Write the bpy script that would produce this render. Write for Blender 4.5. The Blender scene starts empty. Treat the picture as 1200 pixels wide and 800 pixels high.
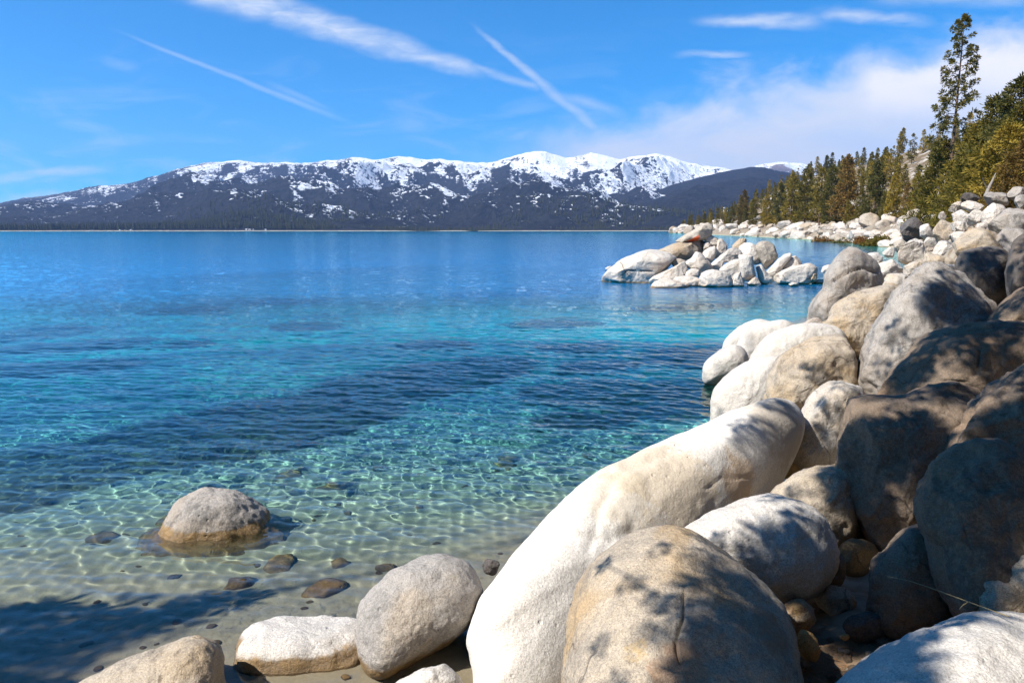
# boulder shore of a clear mountain lake
SKY_TINT = (0.03, 1.14, 1.85)
SKY_STRENGTH = 0.051
CLOUD_COL = (9.6, 10.0, 10.4)
CUM_COL = (12.5, 12.0, 12.6)
EXPOSURE = 1.0
WATER_TINT = (0.27, 0.942, 0.984)
HAZE = 0.000036
import bpy, math, random
import numpy as np
from mathutils import Vector, Matrix
from mathutils.bvhtree import BVHTree

R = math.radians
rng = np.random.default_rng(7)
random.seed(7)
scene = bpy.context.scene
COL = scene.collection

# ------------------------------------------------------------------ camera
CAM = np.array([0.0, 0.0, 4.0])
F = 867.0                                   # focal length in photo pixels (1200 wide)
PITCH = math.atan(130.0 / F)
SP, CP = math.sin(PITCH), math.cos(PITCH)
cam_data = bpy.data.cameras.new("camera")
cam_data.sensor_width = 36.0
cam_data.lens = 36.0 * F / 1200.0
cam_data.clip_start = 0.05
cam_data.clip_end = 60000.0
cam = bpy.data.objects.new("camera", cam_data)
COL.objects.link(cam)
cam.location = CAM
cam.rotation_euler = (math.pi / 2 - PITCH, 0, 0)
scene.camera = cam


def rays(px, py):
    px = np.asarray(px, float); py = np.asarray(py, float)
    X = (px - 600.0) / F; V = (py - 400.0) / F
    return np.stack([X, CP - V * SP, -SP - V * CP], -1)


def at(px, py, t):
    return CAM + rays(px, py) * np.asarray(t, float)[..., None]


def on_plane(px, py, z=0.0):
    d = rays(px, py)
    return CAM + d * ((z - CAM[2]) / d[..., 2])[..., None]


def to_px(p):
    q = np.asarray(p, float) - CAM
    f = q[..., 1] * CP - q[..., 2] * SP
    u = q[..., 1] * SP + q[..., 2] * CP
    return 600 + F * q[..., 0] / f, 400 - F * u / f


# sun: travels to the right and away from the camera
SUN_EL = R(47.0)
SUN_AZ = R(64.0)                             # azimuth of travel, measured from +Y towards +X
SUN_DIR = np.array([math.sin(SUN_AZ) * math.cos(SUN_EL), math.cos(SUN_AZ) * math.cos(SUN_EL), -math.sin(SUN_EL)])

# ------------------------------------------------------------------ noise (vectorised gradient noise)
_perm = np.random.default_rng(3).permutation(256)
_perm = np.concatenate([_perm, _perm, _perm])
_grad = np.random.default_rng(4).normal(size=(256, 3))
_grad /= np.linalg.norm(_grad, axis=1)[:, None]


def perlin(p):
    p = np.asarray(p, float)
    i = np.floor(p).astype(int); f = p - i
    i &= 255
    u = f * f * f * (f * (f * 6 - 15) + 10)
    out = 0.0
    for dx in (0, 1):
        wx = u[..., 0] if dx else 1 - u[..., 0]
        for dy in (0, 1):
            wy = u[..., 1] if dy else 1 - u[..., 1]
            for dz in (0, 1):
                wz = u[..., 2] if dz else 1 - u[..., 2]
                h = _perm[_perm[_perm[(i[..., 0] + dx) & 255] + ((i[..., 1] + dy) & 255)] + ((i[..., 2] + dz) & 255)]
                g = _grad[h]
                out = out + wx * wy * wz * (g[..., 0] * (f[..., 0] - dx) + g[..., 1] * (f[..., 1] - dy) + g[..., 2] * (f[..., 2] - dz))
    return out * 1.6


def fbm(p, octaves=4, gain=0.5, lac=2.03):
    p = np.asarray(p, float)
    s = 0.0; a = 1.0
    for k in range(octaves):
        s = s + a * perlin(p + 17.3 * k); p = p * lac; a *= gain
    return s


def ridged(p, octaves=5, gain=0.5, lac=2.1):
    p = np.asarray(p, float)
    s = 0.0; a = 1.0; w = 1.0
    for k in range(octaves):
        n = 1.0 - np.abs(perlin(p + 9.1 * k)); n = n * n * w
        s = s + a * n; w = np.clip(n * 1.6, 0, 1); p = p * lac; a *= gain
    return s


def sstep(a, b, x):
    t = np.clip((x - a) / (b - a), 0, 1)
    return t * t * (3 - 2 * t)


def p3(x, y, z=0.0):
    return np.stack(np.broadcast_arrays(x, y, z), -1).astype(float)


# ------------------------------------------------------------------ mesh helpers
def mesh_from(name, verts, faces, smooth=True):
    """verts (n,3); faces: (m,k) array or list of such arrays"""
    me = bpy.data.meshes.new(name)
    if not isinstance(faces, list):
        faces = [faces]
    faces = [np.asarray(f, np.int32) for f in faces if len(f)]
    verts = np.asarray(verts, np.float32)
    me.vertices.add(len(verts)); me.vertices.foreach_set("co", verts.ravel())
    loops = np.concatenate([f.ravel() for f in faces])
    sizes = np.concatenate([np.full(len(f), f.shape[1], np.int32) for f in faces])
    starts = np.concatenate([[0], np.cumsum(sizes)[:-1]]).astype(np.int32)
    me.loops.add(len(loops)); me.loops.foreach_set("vertex_index", loops.astype(np.int32))
    me.polygons.add(len(sizes))
    me.polygons.foreach_set("loop_start", starts)
    me.polygons.foreach_set("loop_total", sizes)
    me.polygons.foreach_set("use_smooth", np.full(len(sizes), smooth, bool))
    me.update(calc_edges=True); me.validate()
    return me


def link(name, me, mat=None, loc=(0, 0, 0), parent=None):
    o = bpy.data.objects.new(name, me)
    if mat is not None and me is not None and len(me.materials) == 0:
        me.materials.append(mat)
    o.location = loc
    if parent is not None:
        o.parent = parent
    COL.objects.link(o)
    return o


def tag(o, label=None, cat=None, group=None, kind=None):
    if label: o["label"] = label
    if cat: o["category"] = cat
    if group: o["group"] = group
    if kind: o["kind"] = kind
    return o


def empty(name, loc, rz=0.0):
    o = bpy.data.objects.new(name, None)
    o.location = loc; o.rotation_euler = (0, 0, rz); o.empty_display_size = 0.3
    COL.objects.link(o)
    return o


def copy_tree(o, parent=None):
    c = o.copy(); COL.objects.link(c)
    if parent is not None: c.parent = parent
    for ch in list(o.children): copy_tree(ch, c)
    return c


def grid_faces(nu, nv, wrap=False):
    """vertex index = i*nv + j ; i over nu rows, j over nv columns"""
    i = np.arange(nu - 1)[:, None]; j = np.arange(nv if wrap else nv - 1)[None, :]
    j2 = (j + 1) % nv
    a = i * nv + j; b = i * nv + j2; c = (i + 1) * nv + j2; d = (i + 1) * nv + j
    return np.stack([a, b, c, d], -1).reshape(-1, 4)


# ------------------------------------------------------------------ node helpers
def new_mat(name):
    m = bpy.data.materials.new(name); m.use_nodes = True
    m.node_tree.nodes.clear()
    return m


class NT:
    def __init__(self, tree): self.t = tree

    def n(self, typ, ins=None, **props):
        nd = self.t.nodes.new(typ)
        for k, v in props.items(): setattr(nd, k, v)
        for k, v in (ins or {}).items():
            s = nd.inputs[k]
            if isinstance(v, bpy.types.NodeSocket): self.t.links.new(v, s)
            else: s.default_value = v
        return nd

    def math(self, op, a, b=None, c=None, clamp=False):
        ins = {0: a}
        if b is not None: ins[1] = b
        if c is not None: ins[2] = c
        return self.n("ShaderNodeMath", ins, operation=op, use_clamp=clamp).outputs[0]

    def noise(self, vec, scale, detail=3.0, rough=0.55, dist=0.0):
        return self.n("ShaderNodeTexNoise", {"Vector": vec, "Scale": scale, "Detail": detail, "Roughness": rough, "Distortion": dist}).outputs[0]

    def step(self, x, a, b, lo=0.0, hi=1.0):
        return self.n("ShaderNodeMapRange", {0: x, 1: a, 2: b, 3: lo, 4: hi}, interpolation_type="SMOOTHSTEP").outputs[0]

    def mix(self, f, a, b, blend="MIX"):
        nd = self.n("ShaderNodeMix", None, data_type="RGBA", blend_type=blend, clamp_factor=True)
        for k, v in ((0, f), (6, a), (7, b)):
            if isinstance(v, bpy.types.NodeSocket): self.t.links.new(v, nd.inputs[k])
            else: nd.inputs[k].default_value = v if k == 0 else (*v, 1.0)[:4]
        return nd.outputs[2]

    def combine(self, x, y, z):
        return self.n("ShaderNodeCombineXYZ", {0: x, 1: y, 2: z}).outputs[0]

    def sep(self, v):
        return self.n("ShaderNodeSeparateXYZ", {0: v}).outputs


def out(nt, surface=None, volume=None):
    o = nt.n("ShaderNodeOutputMaterial")
    if surface is not None: nt.t.links.new(surface, o.inputs[0])
    if volume is not None: nt.t.links.new(volume, o.inputs[1])


# ------------------------------------------------------------------ granite materials
def granite(name, base, stain=(0.42, 0.29, 0.15), stain_amt=0.35, grey=(0.16, 0.15, 0.14), grey_amt=0.25, rust=0.0, bump=1.0, wet=0.10, fine=1.0, joints=0.5, speck=1.0):
    m = new_mat(name); nt = NT(m.node_tree)
    tc = nt.n("ShaderNodeTexCoord").outputs["Object"]
    rnd = nt.n("ShaderNodeObjectInfo").outputs["Random"]
    off = nt.combine(nt.math("MULTIPLY", rnd, 91.0), nt.math("MULTIPLY", rnd, 47.0), nt.math("MULTIPLY", rnd, 13.0))
    v = nt.n("ShaderNodeVectorMath", {0: tc, 1: off}, operation="ADD").outputs[0]
    big = nt.noise(v, 0.9 * fine, 4, 0.6, 0.6)
    big2 = nt.noise(nt.n("ShaderNodeVectorMath", {0: v, 1: (31.0, 5.0, 17.0)}, operation="ADD").outputs[0], 1.6 * fine, 5, 0.62, 0.3)
    med = nt.noise(v, 7.0 * fine, 5, 0.65)
    grain = nt.noise(v, 62.0 * fine, 4, 0.75)
    fleck = nt.noise(v, 130.0 * fine, 2, 0.6)
    coarse = nt.noise(v, 24.0 * fine, 4, 0.7)
    c = nt.mix(nt.math("MULTIPLY", nt.step(big, 0.44, 0.66), stain_amt), base, stain)
    c = nt.mix(nt.math("MULTIPLY", nt.step(nt.math("MULTIPLY_ADD", med, 0.45, nt.math("MULTIPLY", big2, 0.7)), 0.56, 0.74), grey_amt), c, grey)
    if rust > 0:
        band = nt.noise(nt.n("ShaderNodeMapping", {"Vector": v, "Scale": (1.0, 1.0, 2.2), "Rotation": (0.5, 0.4, 0.3)}).outputs[0], 1.5, 4, 0.6, 1.2)
        c = nt.mix(nt.math("MULTIPLY", nt.math("MULTIPLY", nt.step(nt.math("MULTIPLY_ADD", coarse, 0.22, band), 0.57, 0.68), nt.step(med, 0.3, 0.62)), rust), c, (0.40, 0.245, 0.095))
        band2 = nt.noise(nt.n("ShaderNodeMapping", {"Vector": v, "Location": (8, 3, 1), "Scale": (1.0, 1.0, 2.6), "Rotation": (0.6, -0.3, 0.3)}).outputs[0], 1.3, 4, 0.6, 1.0)
        c = nt.mix(nt.math("MULTIPLY", nt.step(nt.math("MULTIPLY_ADD", coarse, 0.25, band2), 0.64, 0.74), rust * 0.7), c, (0.24, 0.12, 0.06))
    c = nt.mix(1.0, c, nt.n("ShaderNodeCombineColor", {0: nt.step(grain, 0.3, 0.7, 0.70, 1.16), 1: nt.step(grain, 0.3, 0.7, 0.70, 1.16), 2: nt.step(grain, 0.3, 0.7, 0.70, 1.16)}).outputs[0], "MULTIPLY")
    c = nt.mix(nt.math("MULTIPLY", nt.step(fleck, 0.56, 0.66), 0.6 * speck), c, (0.06, 0.055, 0.05))
    # crusty lichen and dark mineral patches with broken edges
    lich = nt.math("MULTIPLY", nt.step(nt.math("MULTIPLY_ADD", coarse, 0.55, nt.math("MULTIPLY", big2, 0.55)), 0.565, 0.60), nt.step(coarse, 0.40, 0.55))
    c = nt.mix(nt.math("MULTIPLY", lich, 0.75 * grey_amt), c, tuple(0.55 * q for q in grey))
    # hairline joints
    wv_ = nt.n("ShaderNodeVectorMath", {0: v, 1: nt.n("ShaderNodeVectorMath", {0: nt.n("ShaderNodeTexNoise", {"Vector": v, "Scale": 2.2 * fine, "Detail": 4.0}).outputs["Color"], 1: (0.5, 0.5, 0.5)}, operation="MULTIPLY").outputs[0]}, operation="ADD").outputs[0]
    jt = nt.n("ShaderNodeTexVoronoi", {"Vector": wv_, "Scale": 0.85 * fine}, feature="DISTANCE_TO_EDGE").outputs["Distance"]
    jm = nt.math("MULTIPLY", nt.step(jt, 0.011, 0.003), nt.step(nt.noise(v, 1.1 * fine, 2, 0.5, 0.2), 0.50, 0.58))
    c = nt.mix(nt.math("MULTIPLY", jm, joints), c, (0.07, 0.055, 0.045))
    # algae stain along the waterline
    pos = nt.sep(nt.n("ShaderNodeNewGeometry").outputs["Position"])
    zz = nt.math("MULTIPLY_ADD", med, -0.16, nt.math("ADD", pos[2], 0.08))
    w = nt.step(zz, wet * 1.25, wet * 0.75) if wet > 0 else nt.math("MULTIPLY", zz, 0.0)
    wetc = nt.mix(nt.step(med, 0.4, 0.65), (0.15, 0.085, 0.025), (0.26, 0.15, 0.045))
    c = nt.mix(nt.math("MULTIPLY", w, 0.85), c, wetc)
    h = nt.math("MULTIPLY_ADD", med, 0.030, nt.math("MULTIPLY", grain, 0.009))
    h = nt.math("MULTIPLY_ADD", fleck, 0.0028, h)
    h = nt.math("MULTIPLY_ADD", coarse, 0.012, h)
    h = nt.math("MULTIPLY_ADD", jm, -0.02 * joints, h)
    vo = nt.n("ShaderNodeTexVoronoi", {"Vector": v, "Scale": 9.0 * fine}, feature="F1").outputs["Distance"]
    pit = nt.math("MULTIPLY", nt.step(vo, 0.24, 0.06), nt.step(big2, 0.54, 0.62))
    h = nt.math("MULTIPLY_ADD", pit, -0.016, h)
    bp = nt.n("ShaderNodeBump", {"Strength": 1.0, "Distance": bump, "Height": h})
    b = nt.n("ShaderNodeBsdfPrincipled", {"Base Color": c, "Roughness": nt.math("MULTIPLY_ADD", w, -0.45, 0.88), "Normal": bp.outputs[0]})
    b.inputs["Specular IOR Level"].default_value = 0.25
    out(nt, b.outputs[0])
    return m


GR = {
    "white": granite("white_granite", (0.56, 0.51, 0.45), stain_amt=0.16, grey_amt=0.12, joints=0.0, speck=0.5),
    "algae": granite("algae_rimmed_granite", (0.56, 0.51, 0.455), stain_amt=0.10, grey_amt=0.15, joints=0.0, wet=0.125),
    "egg": granite("orange_rimmed_granite", (0.35, 0.315, 0.28), stain_amt=0.3, grey_amt=0.4, joints=0.0, wet=0.17),
    "pale": granite("pale_granite", (0.50, 0.445, 0.38), stain=(0.44, 0.30, 0.15), stain_amt=0.6, grey_amt=0.2),
    "dry": granite("dry_pale_granite", (0.47, 0.42, 0.36), stain=(0.43, 0.29, 0.145), stain_amt=0.6, grey_amt=0.12, wet=-9.0),
    "tan": granite("tan_granite", (0.42, 0.345, 0.26), stain=(0.40, 0.26, 0.12), stain_amt=0.7, grey_amt=0.35),
    "grey": granite("grey_granite", (0.35, 0.31, 0.27), stain=(0.28, 0.20, 0.125), stain_amt=0.4, grey_amt=0.55),
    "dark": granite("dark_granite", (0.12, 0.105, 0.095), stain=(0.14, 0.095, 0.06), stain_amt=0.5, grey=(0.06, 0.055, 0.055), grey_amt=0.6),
    "brown": granite("shade_darkened_granite", (0.20, 0.145, 0.10), stain=(0.22, 0.125, 0.065), stain_amt=0.5, grey=(0.09, 0.075, 0.065), grey_amt=0.5),  # darker brown puts the shade of the right-hand pile into its colour
    "rust": granite("rust_stained_granite", (0.36, 0.295, 0.225), stain_amt=0.5, grey_amt=0.45, rust=0.85),
    "wet": granite("algae_brown_granite", (0.24, 0.17, 0.085), stain=(0.17, 0.10, 0.03), stain_amt=0.6, grey_amt=0.4),
    "orange": granite("orange_granite", (0.40, 0.25, 0.10), stain_amt=0.4, grey_amt=0.2),
    "far": granite("tan_far_granite", (0.40, 0.34, 0.27), stain=(0.38, 0.25, 0.13), stain_amt=0.6, grey_amt=0.45, fine=0.22, bump=3.0, wet=0.25),  # warm tan of the distant rocks
    "farwhite": granite("white_shore_granite", (0.56, 0.50, 0.43), stain=(0.46, 0.29, 0.16), stain_amt=0.4, grey_amt=0.25, fine=0.3, bump=2.5, wet=0.12),
}


def add_patch(base, name, c, spots):
    """own copy of a granite with mineral stains: (px, py, t, radius, colour, amount)"""
    m = GR[base].copy(); m.name = name; nt = NT(m.node_tree)
    b = next(n for n in m.node_tree.nodes if n.type == "BSDF_PRINCIPLED")
    col = b.inputs["Base Color"].links[0].from_socket
    P = nt.n("ShaderNodeNewGeometry").outputs["Position"]
    nz = nt.noise(P, 3.0, 5, 0.7, 0.5); nf = nt.noise(P, 22.0, 4, 0.7)
    for (px, py, t, r, cc, am) in spots:
        q = at(px, py, t)
        d = nt.n("ShaderNodeVectorMath", {0: P, 1: tuple(q)}, operation="DISTANCE").outputs["Value"]
        d = nt.math("MULTIPLY_ADD", nz, 1.5 * r, nt.math("MULTIPLY_ADD", nf, 0.5 * r, nt.math("ADD", d, -1.0 * r)))
        col = nt.mix(nt.math("MULTIPLY", nt.step(d, r * 1.05, r * 0.65), am), col, cc)
    m.node_tree.links.new(col, b.inputs["Base Color"])
    return m


# ------------------------------------------------------------------ rocks
def smooth_loop(pts, n, corner=0.0):
    """closed Catmull-Rom through pts, resampled to n points by arc length; corner 0 = round, 1 = straight edges"""
    p = np.asarray(pts, float); k = len(p)
    seg = []
    s = np.linspace(0, 1, 24, endpoint=False)[:, None]
    for i in range(k):
        p0, p1, p2, p3_ = p[(i - 1) % k], p[i], p[(i + 1) % k], p[(i + 2) % k]
        cr = 0.5 * (2 * p1 + (p2 - p0) * s + (2 * p0 - 5 * p1 + 4 * p2 - p3_) * s ** 2 + (3 * p1 - p0 - 3 * p2 + p3_) * s ** 3)
        ln = p1 + (p2 - p1) * s
        seg.append(cr * (1 - corner) + ln * corner)
    q = np.concatenate(seg); q = np.vstack([q, q[:1]])
    d = np.concatenate([[0], np.cumsum(np.linalg.norm(np.diff(q, axis=0), axis=1))])
    u = np.linspace(0, d[-1], n, endpoint=False)
    return np.stack([np.interp(u, d, q[:, 0]), np.interp(u, d, q[:, 1])], -1)


ROCKS = []          # (object, centre, size, lowest z)


def finish_rock(name, v, M, N, mat, label, group, cat, size, lumps, facet, seed, cracks=None, pxy=None):
    """v: (M+1, N, 3) rings from the front pole to the back pole; adds relief and links the boulder"""
    c = v.mean(axis=(0, 1))
    rad = v - c
    ln = np.linalg.norm(rad, axis=-1, keepdims=True)
    nd = rad / np.maximum(ln, 1e-6)
    q = v / size + seed * 3.71
    edge = 1.0
    disp = lumps * (0.05 * fbm(q * 1.7, 2) + 0.024 * fbm(q * 4.3, 4, 0.6) + 0.007 * fbm(q * 15.0, 3, 0.6))
    if facet:
        g = np.random.default_rng(int(seed) + 50)
        rel = v - c
        for _ in range(13):
            n_ = g.normal(size=3); n_ /= np.linalg.norm(n_)
            pr = rel @ n_
            lim = pr.max() * (1 - 0.30 * min(facet, 1.2) * g.uniform(0.4, 1.0))
            rel = rel - np.maximum(0, pr - lim)[..., None] * n_ * 0.92
        v = rel + c
        disp = disp - facet * 0.03 * np.maximum(0, ridged(q * 1.35 + 5.0, 3) - 0.95)
    if cracks is not None and pxy is not None:
        for (line, wpx, dep) in cracks:
            L = np.asarray(line, float)
            best = np.full(pxy.shape[:2], 1e9)
            wob = 3.0 * np.stack([perlin(p3(pxy[..., 0] / 22, pxy[..., 1] / 22, seed)), perlin(p3(pxy[..., 0] / 22, pxy[..., 1] / 22, seed + 9))], -1)
            for a_, b_ in zip(L[:-1], L[1:]):
                ab = b_ - a_
                tt = np.clip(((pxy + wob - a_) @ ab) / (ab @ ab), 0, 1)
                best = np.minimum(best, np.linalg.norm(pxy + wob - a_ - tt[..., None] * ab, axis=-1))
            front = np.zeros(pxy.shape[:2]); front[: (M + 1) // 2 + 1] = 1
            disp = disp - dep / size * np.exp(-(best / wpx) ** 2) * front
    v = v + nd * (disp * size)[..., None]
    poles0 = v[0].mean(0); poles1 = v[-1].mean(0)
    ring = v[1:-1].reshape(-1, 3)
    verts = np.vstack([ring, poles0, poles1])
    nr = M - 1
    f = grid_faces(nr, N, wrap=True)
    ip, iq = len(ring), len(ring) + 1
    j = np.arange(N); j2 = (j + 1) % N
    f0 = np.stack([np.full(N, ip), j2, j], -1)
    b = (nr - 1) * N
    f1 = np.stack([np.full(N, iq), b + j, b + j2], -1)
    c = verts.mean(0)
    me = mesh_from(name, verts - c, [f, f0, f1])
    # outward normals
    vol = np.einsum("ij,ij->", verts[f[:, 0]] - c, np.cross(verts[f[:, 1]] - verts[f[:, 0]], verts[f[:, 3]] - verts[f[:, 0]]))
    if vol < 0: me.flip_normals()
    o = link(name, me, mat, c)
    tag(o, label, cat, group)
    ROCKS.append((o, c, size, verts[:, 2].min()))
    return o


def rock(label, pts, t, T, mat="pale", a=0.0, b=0.0, e=0.85, lumps=1.0, facet=0.0, res=(96, 40), corner=0.0, group=None, name="boulder", cat="boulder", cracks=None, seed=None, pole=None):
    """a boulder whose medial outline was read off the photograph; t = forward distance, T = half thickness along the view, a/b = metres of
    extra distance per photo pixel to the right / downwards"""
    N, M = res
    pts = np.asarray(pts, float)
    if name == "boulder" and facet == 0 and lumps >= 0.7:
        facet = 0.32; pts = pts.mean(0) + (pts - pts.mean(0)) * 1.025
    o = smooth_loop(pts, N, corner)
    ext = o.max(0) - o.min(0)
    c = o.mean(0) if pole is None else np.asarray(pole, float)
    cm = o.mean(0)
    phi = np.linspace(-math.pi / 2, math.pi / 2, M + 1)
    r = np.abs(np.cos(phi)) ** e; w = np.sign(np.sin(phi)) * np.abs(np.sin(phi)) ** e
    r[0] = r[-1] = 0
    # keep the front pole region from bunching
    pxy = c + r[:, None, None] * (o - c)[None]
    tt = t + a * (pxy[..., 0] - cm[0]) + b * (pxy[..., 1] - cm[1]) + T * w[:, None]
    v = at(pxy[..., 0], pxy[..., 1], tt)
    size = t / F * math.sqrt(ext[0] * ext[1])
    if seed is None: seed = len(ROCKS) + 1
    return finish_rock(name, v, M, N, GR[mat] if isinstance(mat, str) else mat, label, group, cat, size, lumps, facet, seed, cracks, pxy)


def blob(label, loc, rad, rz=0.0, mat="pale", e=(0.85, 0.85), lumps=1.0, facet=0.0, res=(64, 32), group=None, name="boulder", cat="boulder", tilt=(0, 0), skirt=0.0, seed=None):
    """a boulder given directly by its centre and half sizes"""
    N, M = res
    phi = np.linspace(math.pi / 2, -math.pi / 2, M + 1); th = np.linspace(0, 2 * math.pi, N, endpoint=False)
    sp = lambda x, k: np.sign(x) * np.abs(x) ** k
    cx = sp(np.cos(phi), e[1])[:, None] * sp(np.cos(th), e[0])[None]
    cy = sp(np.cos(phi), e[1])[:, None] * sp(np.sin(th), e[0])[None]
    cz = np.broadcast_to(sp(np.sin(phi), e[1])[:, None], cx.shape)
    cx = cx.copy(); cy = cy.copy()
    cx[0] = cx[-1] = 0; cy[0] = cy[-1] = 0
    k = 1 + skirt * np.clip(-cz + 0.42, 0, 1) ** 1.3
    v = np.stack([cx * rad[0] * k, cy * rad[1] * k, cz * rad[2]], -1)
    m = np.array(Matrix.Rotation(rz, 3, "Z") @ Matrix.Rotation(tilt[0], 3, "X") @ Matrix.Rotation(tilt[1], 3, "Y"))
    v = v @ m.T + np.asarray(loc, float)
    if seed is None: seed = len(ROCKS) + 1
    size = (rad[0] * rad[1] * rad[2]) ** (1 / 3) * 2
    return finish_rock(name, v, M, N, GR[mat] if isinstance(mat, str) else mat, label, group, cat, size, lumps, facet, seed)


def oval(cx, cy, rx, ry, rot=0.0, n=8, jit=0.12, seed=0):
    g = np.random.default_rng(seed + 100)
    th = np.linspace(0, 2 * math.pi, n, endpoint=False) + g.uniform(0, 0.5)
    k = 1 + g.uniform(-jit, jit, n)
    x = rx * k * np.cos(th); y = ry * k * np.sin(th)
    c, s = math.cos(rot), math.sin(rot)
    return np.stack([cx + c * x - s * y, cy + s * x + c * y], -1)
# ------------------------------------------------------------------ near shore boulders
G1 = "granite boulders of the near shore"
HI = (200, 90)
rock("tan boulder at the bottom left corner, casting its shadow onto the flat white rock",
     [(92, 815), (105, 798), (150, 773), (200, 750), (225, 742), (245, 748), (258, 765), (263, 790), (262, 815), (240, 845), (150, 855)],
     6.35, 0.42, "tan", b=-0.004, group=G1, res=(128, 56))
blob("flat white block with brown algae sides standing in the shallows", (-2.03, 6.64, -0.03), (0.62, 0.38, 0.245), R(4), "algae", e=(0.6, 0.55), lumps=0.8, facet=0.4,
     res=(128, 64), group=G1, skirt=0.12)
rock("egg shaped grey boulder with an orange waterline beside the long white boulder",
     [(418, 735), (424, 705), (445, 680), (480, 658), (515, 650), (545, 660), (560, 680), (563, 697), (556, 717), (545, 735), (518, 755), (482, 778), (450, 795), (428, 786), (420, 762)],
     7.15, 0.5, "egg", lumps=0.65, b=-0.004, a=0.001, group=G1, res=HI, e=0.8)
rock("small white rock cut by the bottom edge, below the egg shaped boulder",
     [(462, 805), (480, 790), (510, 778), (530, 785), (542, 800), (545, 830), (470, 838)], 6.15, 0.3, "white", group=G1, facet=0.3)
blob("rough domed rock rising alone out of the shallow water", (-4.10, 9.75, -0.36), (0.78, 0.62, 0.80), R(12), "grey", e=(0.9, 0.82), lumps=0.9, res=(160, 80), group=G1, skirt=0.75)
LONG = granite("long_slab_granite", (0.66, 0.61, 0.545), stain_amt=0.08, grey_amt=0.05, wet=-9.0, joints=0.0, speck=0.35, bump=0.55)
GR["long"] = LONG
LONGM = add_patch("long", "long_slab_granite_stained", None, [(770, 570, 8.0, 0.75, (0.44, 0.335, 0.21), 0.6), (720, 590, 7.6, 0.5, (0.46, 0.37, 0.25), 0.5), (850, 560, 8.6, 0.4, (0.38, 0.25, 0.14), 0.7), (905, 500, 9.4, 0.6, (0.36, 0.29, 0.21), 0.6)])
rock("long smooth white boulder running from the shade down into the shallows",
     [(546, 745), (557, 705), (576, 680), (598, 652), (618, 628), (645, 600), (680, 571), (720, 543), (770, 518), (820, 498), (870, 477), (905, 466), (930, 471), (943, 490), (940, 515), (927, 545), (908, 580), (885, 602), (850, 625), (810, 665), (775, 720), (755, 800), (720, 890), (600, 890), (557, 840), (554, 795), (550, 766)],
     8.0, 1.0, LONGM, a=0.0058, b=-0.004, group=G1, lumps=0.3, res=(280, 140), e=0.88, pole=(730, 640),
     cracks=[([(600, 634), (650, 628), (700, 634), (745, 625)], 9.0, 0.035), ([(690, 640), (700, 600), (720, 560), (790, 525), (850, 505)], 7.0, 0.03), ([(830, 570), (850, 558), (885, 560)], 2.2, 0.02), ([(870, 600), (880, 580), (905, 560)], 4.0, 0.04)])
RUSTM = add_patch("tan", "rust_stained_granite_spots", None, [(840, 675, 4.6, 0.17, (0.42, 0.24, 0.09), 0.8), (880, 690, 4.7, 0.2, (0.36, 0.17, 0.07), 0.75), (735, 745, 4.4, 0.16, (0.43, 0.28, 0.10), 0.7), (705, 735, 4.5, 0.15, (0.42, 0.29, 0.12), 0.55), (760, 690, 4.4, 0.14, (0.40, 0.27, 0.12), 0.5), (800, 790, 4.3, 0.2, (0.27, 0.15, 0.08), 0.6), (900, 740, 4.8, 0.2, (0.24, 0.14, 0.08), 0.6)])
rock("big rust stained boulder with a vertical crack, dappled with shade, at the bottom",
     [(667, 745), (675, 702), (690, 662), (715, 636), (750, 621), (790, 617), (830, 632), (870, 660), (905, 695), (925, 730), (936, 770), (942, 820), (930, 890), (820, 930), (700, 910), (664, 830), (662, 780)],
     5.15, 0.85, RUSTM, b=-0.004, group=G1, lumps=0.65, res=(260, 120), e=0.85,
     cracks=[([(803, 695), (800, 720), (792, 755), (795, 775)], 1.6, 0.03), ([(730, 740), (745, 775), (775, 800)], 1.6, 0.012)])
rock("rounded white boulder spotted with shade behind the rust stained one",
     [(800, 630), (806, 616), (830, 600), (870, 585), (910, 579), (945, 590), (970, 610), (981, 640), (979, 668), (962, 692), (930, 708), (905, 712), (870, 705), (820, 680)],
     6.75, 0.62, "white", b=-0.002, group=G1, lumps=0.65, res=HI)
rock("grey brown boulder wedged behind the spotted white boulder",
     [(905, 582), (920, 567), (945, 553), (975, 543), (1002, 545), (1014, 570), (1012, 610), (997, 645), (970, 655), (940, 640), (912, 610)], 8.2, 0.55, "tan", group=G1, res=(128, 56))
rock("pale rounded boulder just past the far end of the long white one",
     [(922, 540), (933, 490), (953, 460), (985, 447), (1008, 455), (1014, 480), (1004, 520), (992, 552), (960, 560), (930, 556)], 10.6, 0.7, "pale", group=G1, res=(128, 56))
rock("yellowish rough boulder sunlit between white boulders and the pitted one",
     [(896, 480), (902, 440), (920, 410), (945, 396), (975, 393), (1000, 404), (1012, 440), (1008, 480), (960, 505), (915, 505)], 13.2, 0.8, "tan", group=G1, res=(128, 56), lumps=1.2)
rock("smooth white boulder at the water just beyond the long white one",
     [(832, 475), (840, 450), (860, 432), (890, 420), (915, 418), (932, 440), (932, 480), (900, 510), (838, 505)], 15.2, 0.6, "white", group=G1, res=(128, 56), lumps=0.6)
rock("low white boulder farthest out in the water of the white cluster",
     [(822, 436), (828, 422), (848, 408), (866, 405), (877, 420), (873, 440), (850, 450), (827, 451)], 19.3, 0.55, "white", group=G1, lumps=0.6)
rock("white boulder at the back left of the white cluster, touching the water",
     [(846, 410), (856, 390), (880, 375), (897, 374), (915, 385), (915, 412), (880, 420), (850, 416)], 24.0, 0.5, "white", group=G1, lumps=0.6)
rock("narrow white boulder leaning in the middle of the white cluster",
     [(862, 408), (872, 386), (905, 376), (930, 380), (938, 410), (928, 430), (885, 436), (868, 428)], 20.9, 0.45, "white", group=G1, lumps=0.6)
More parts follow.
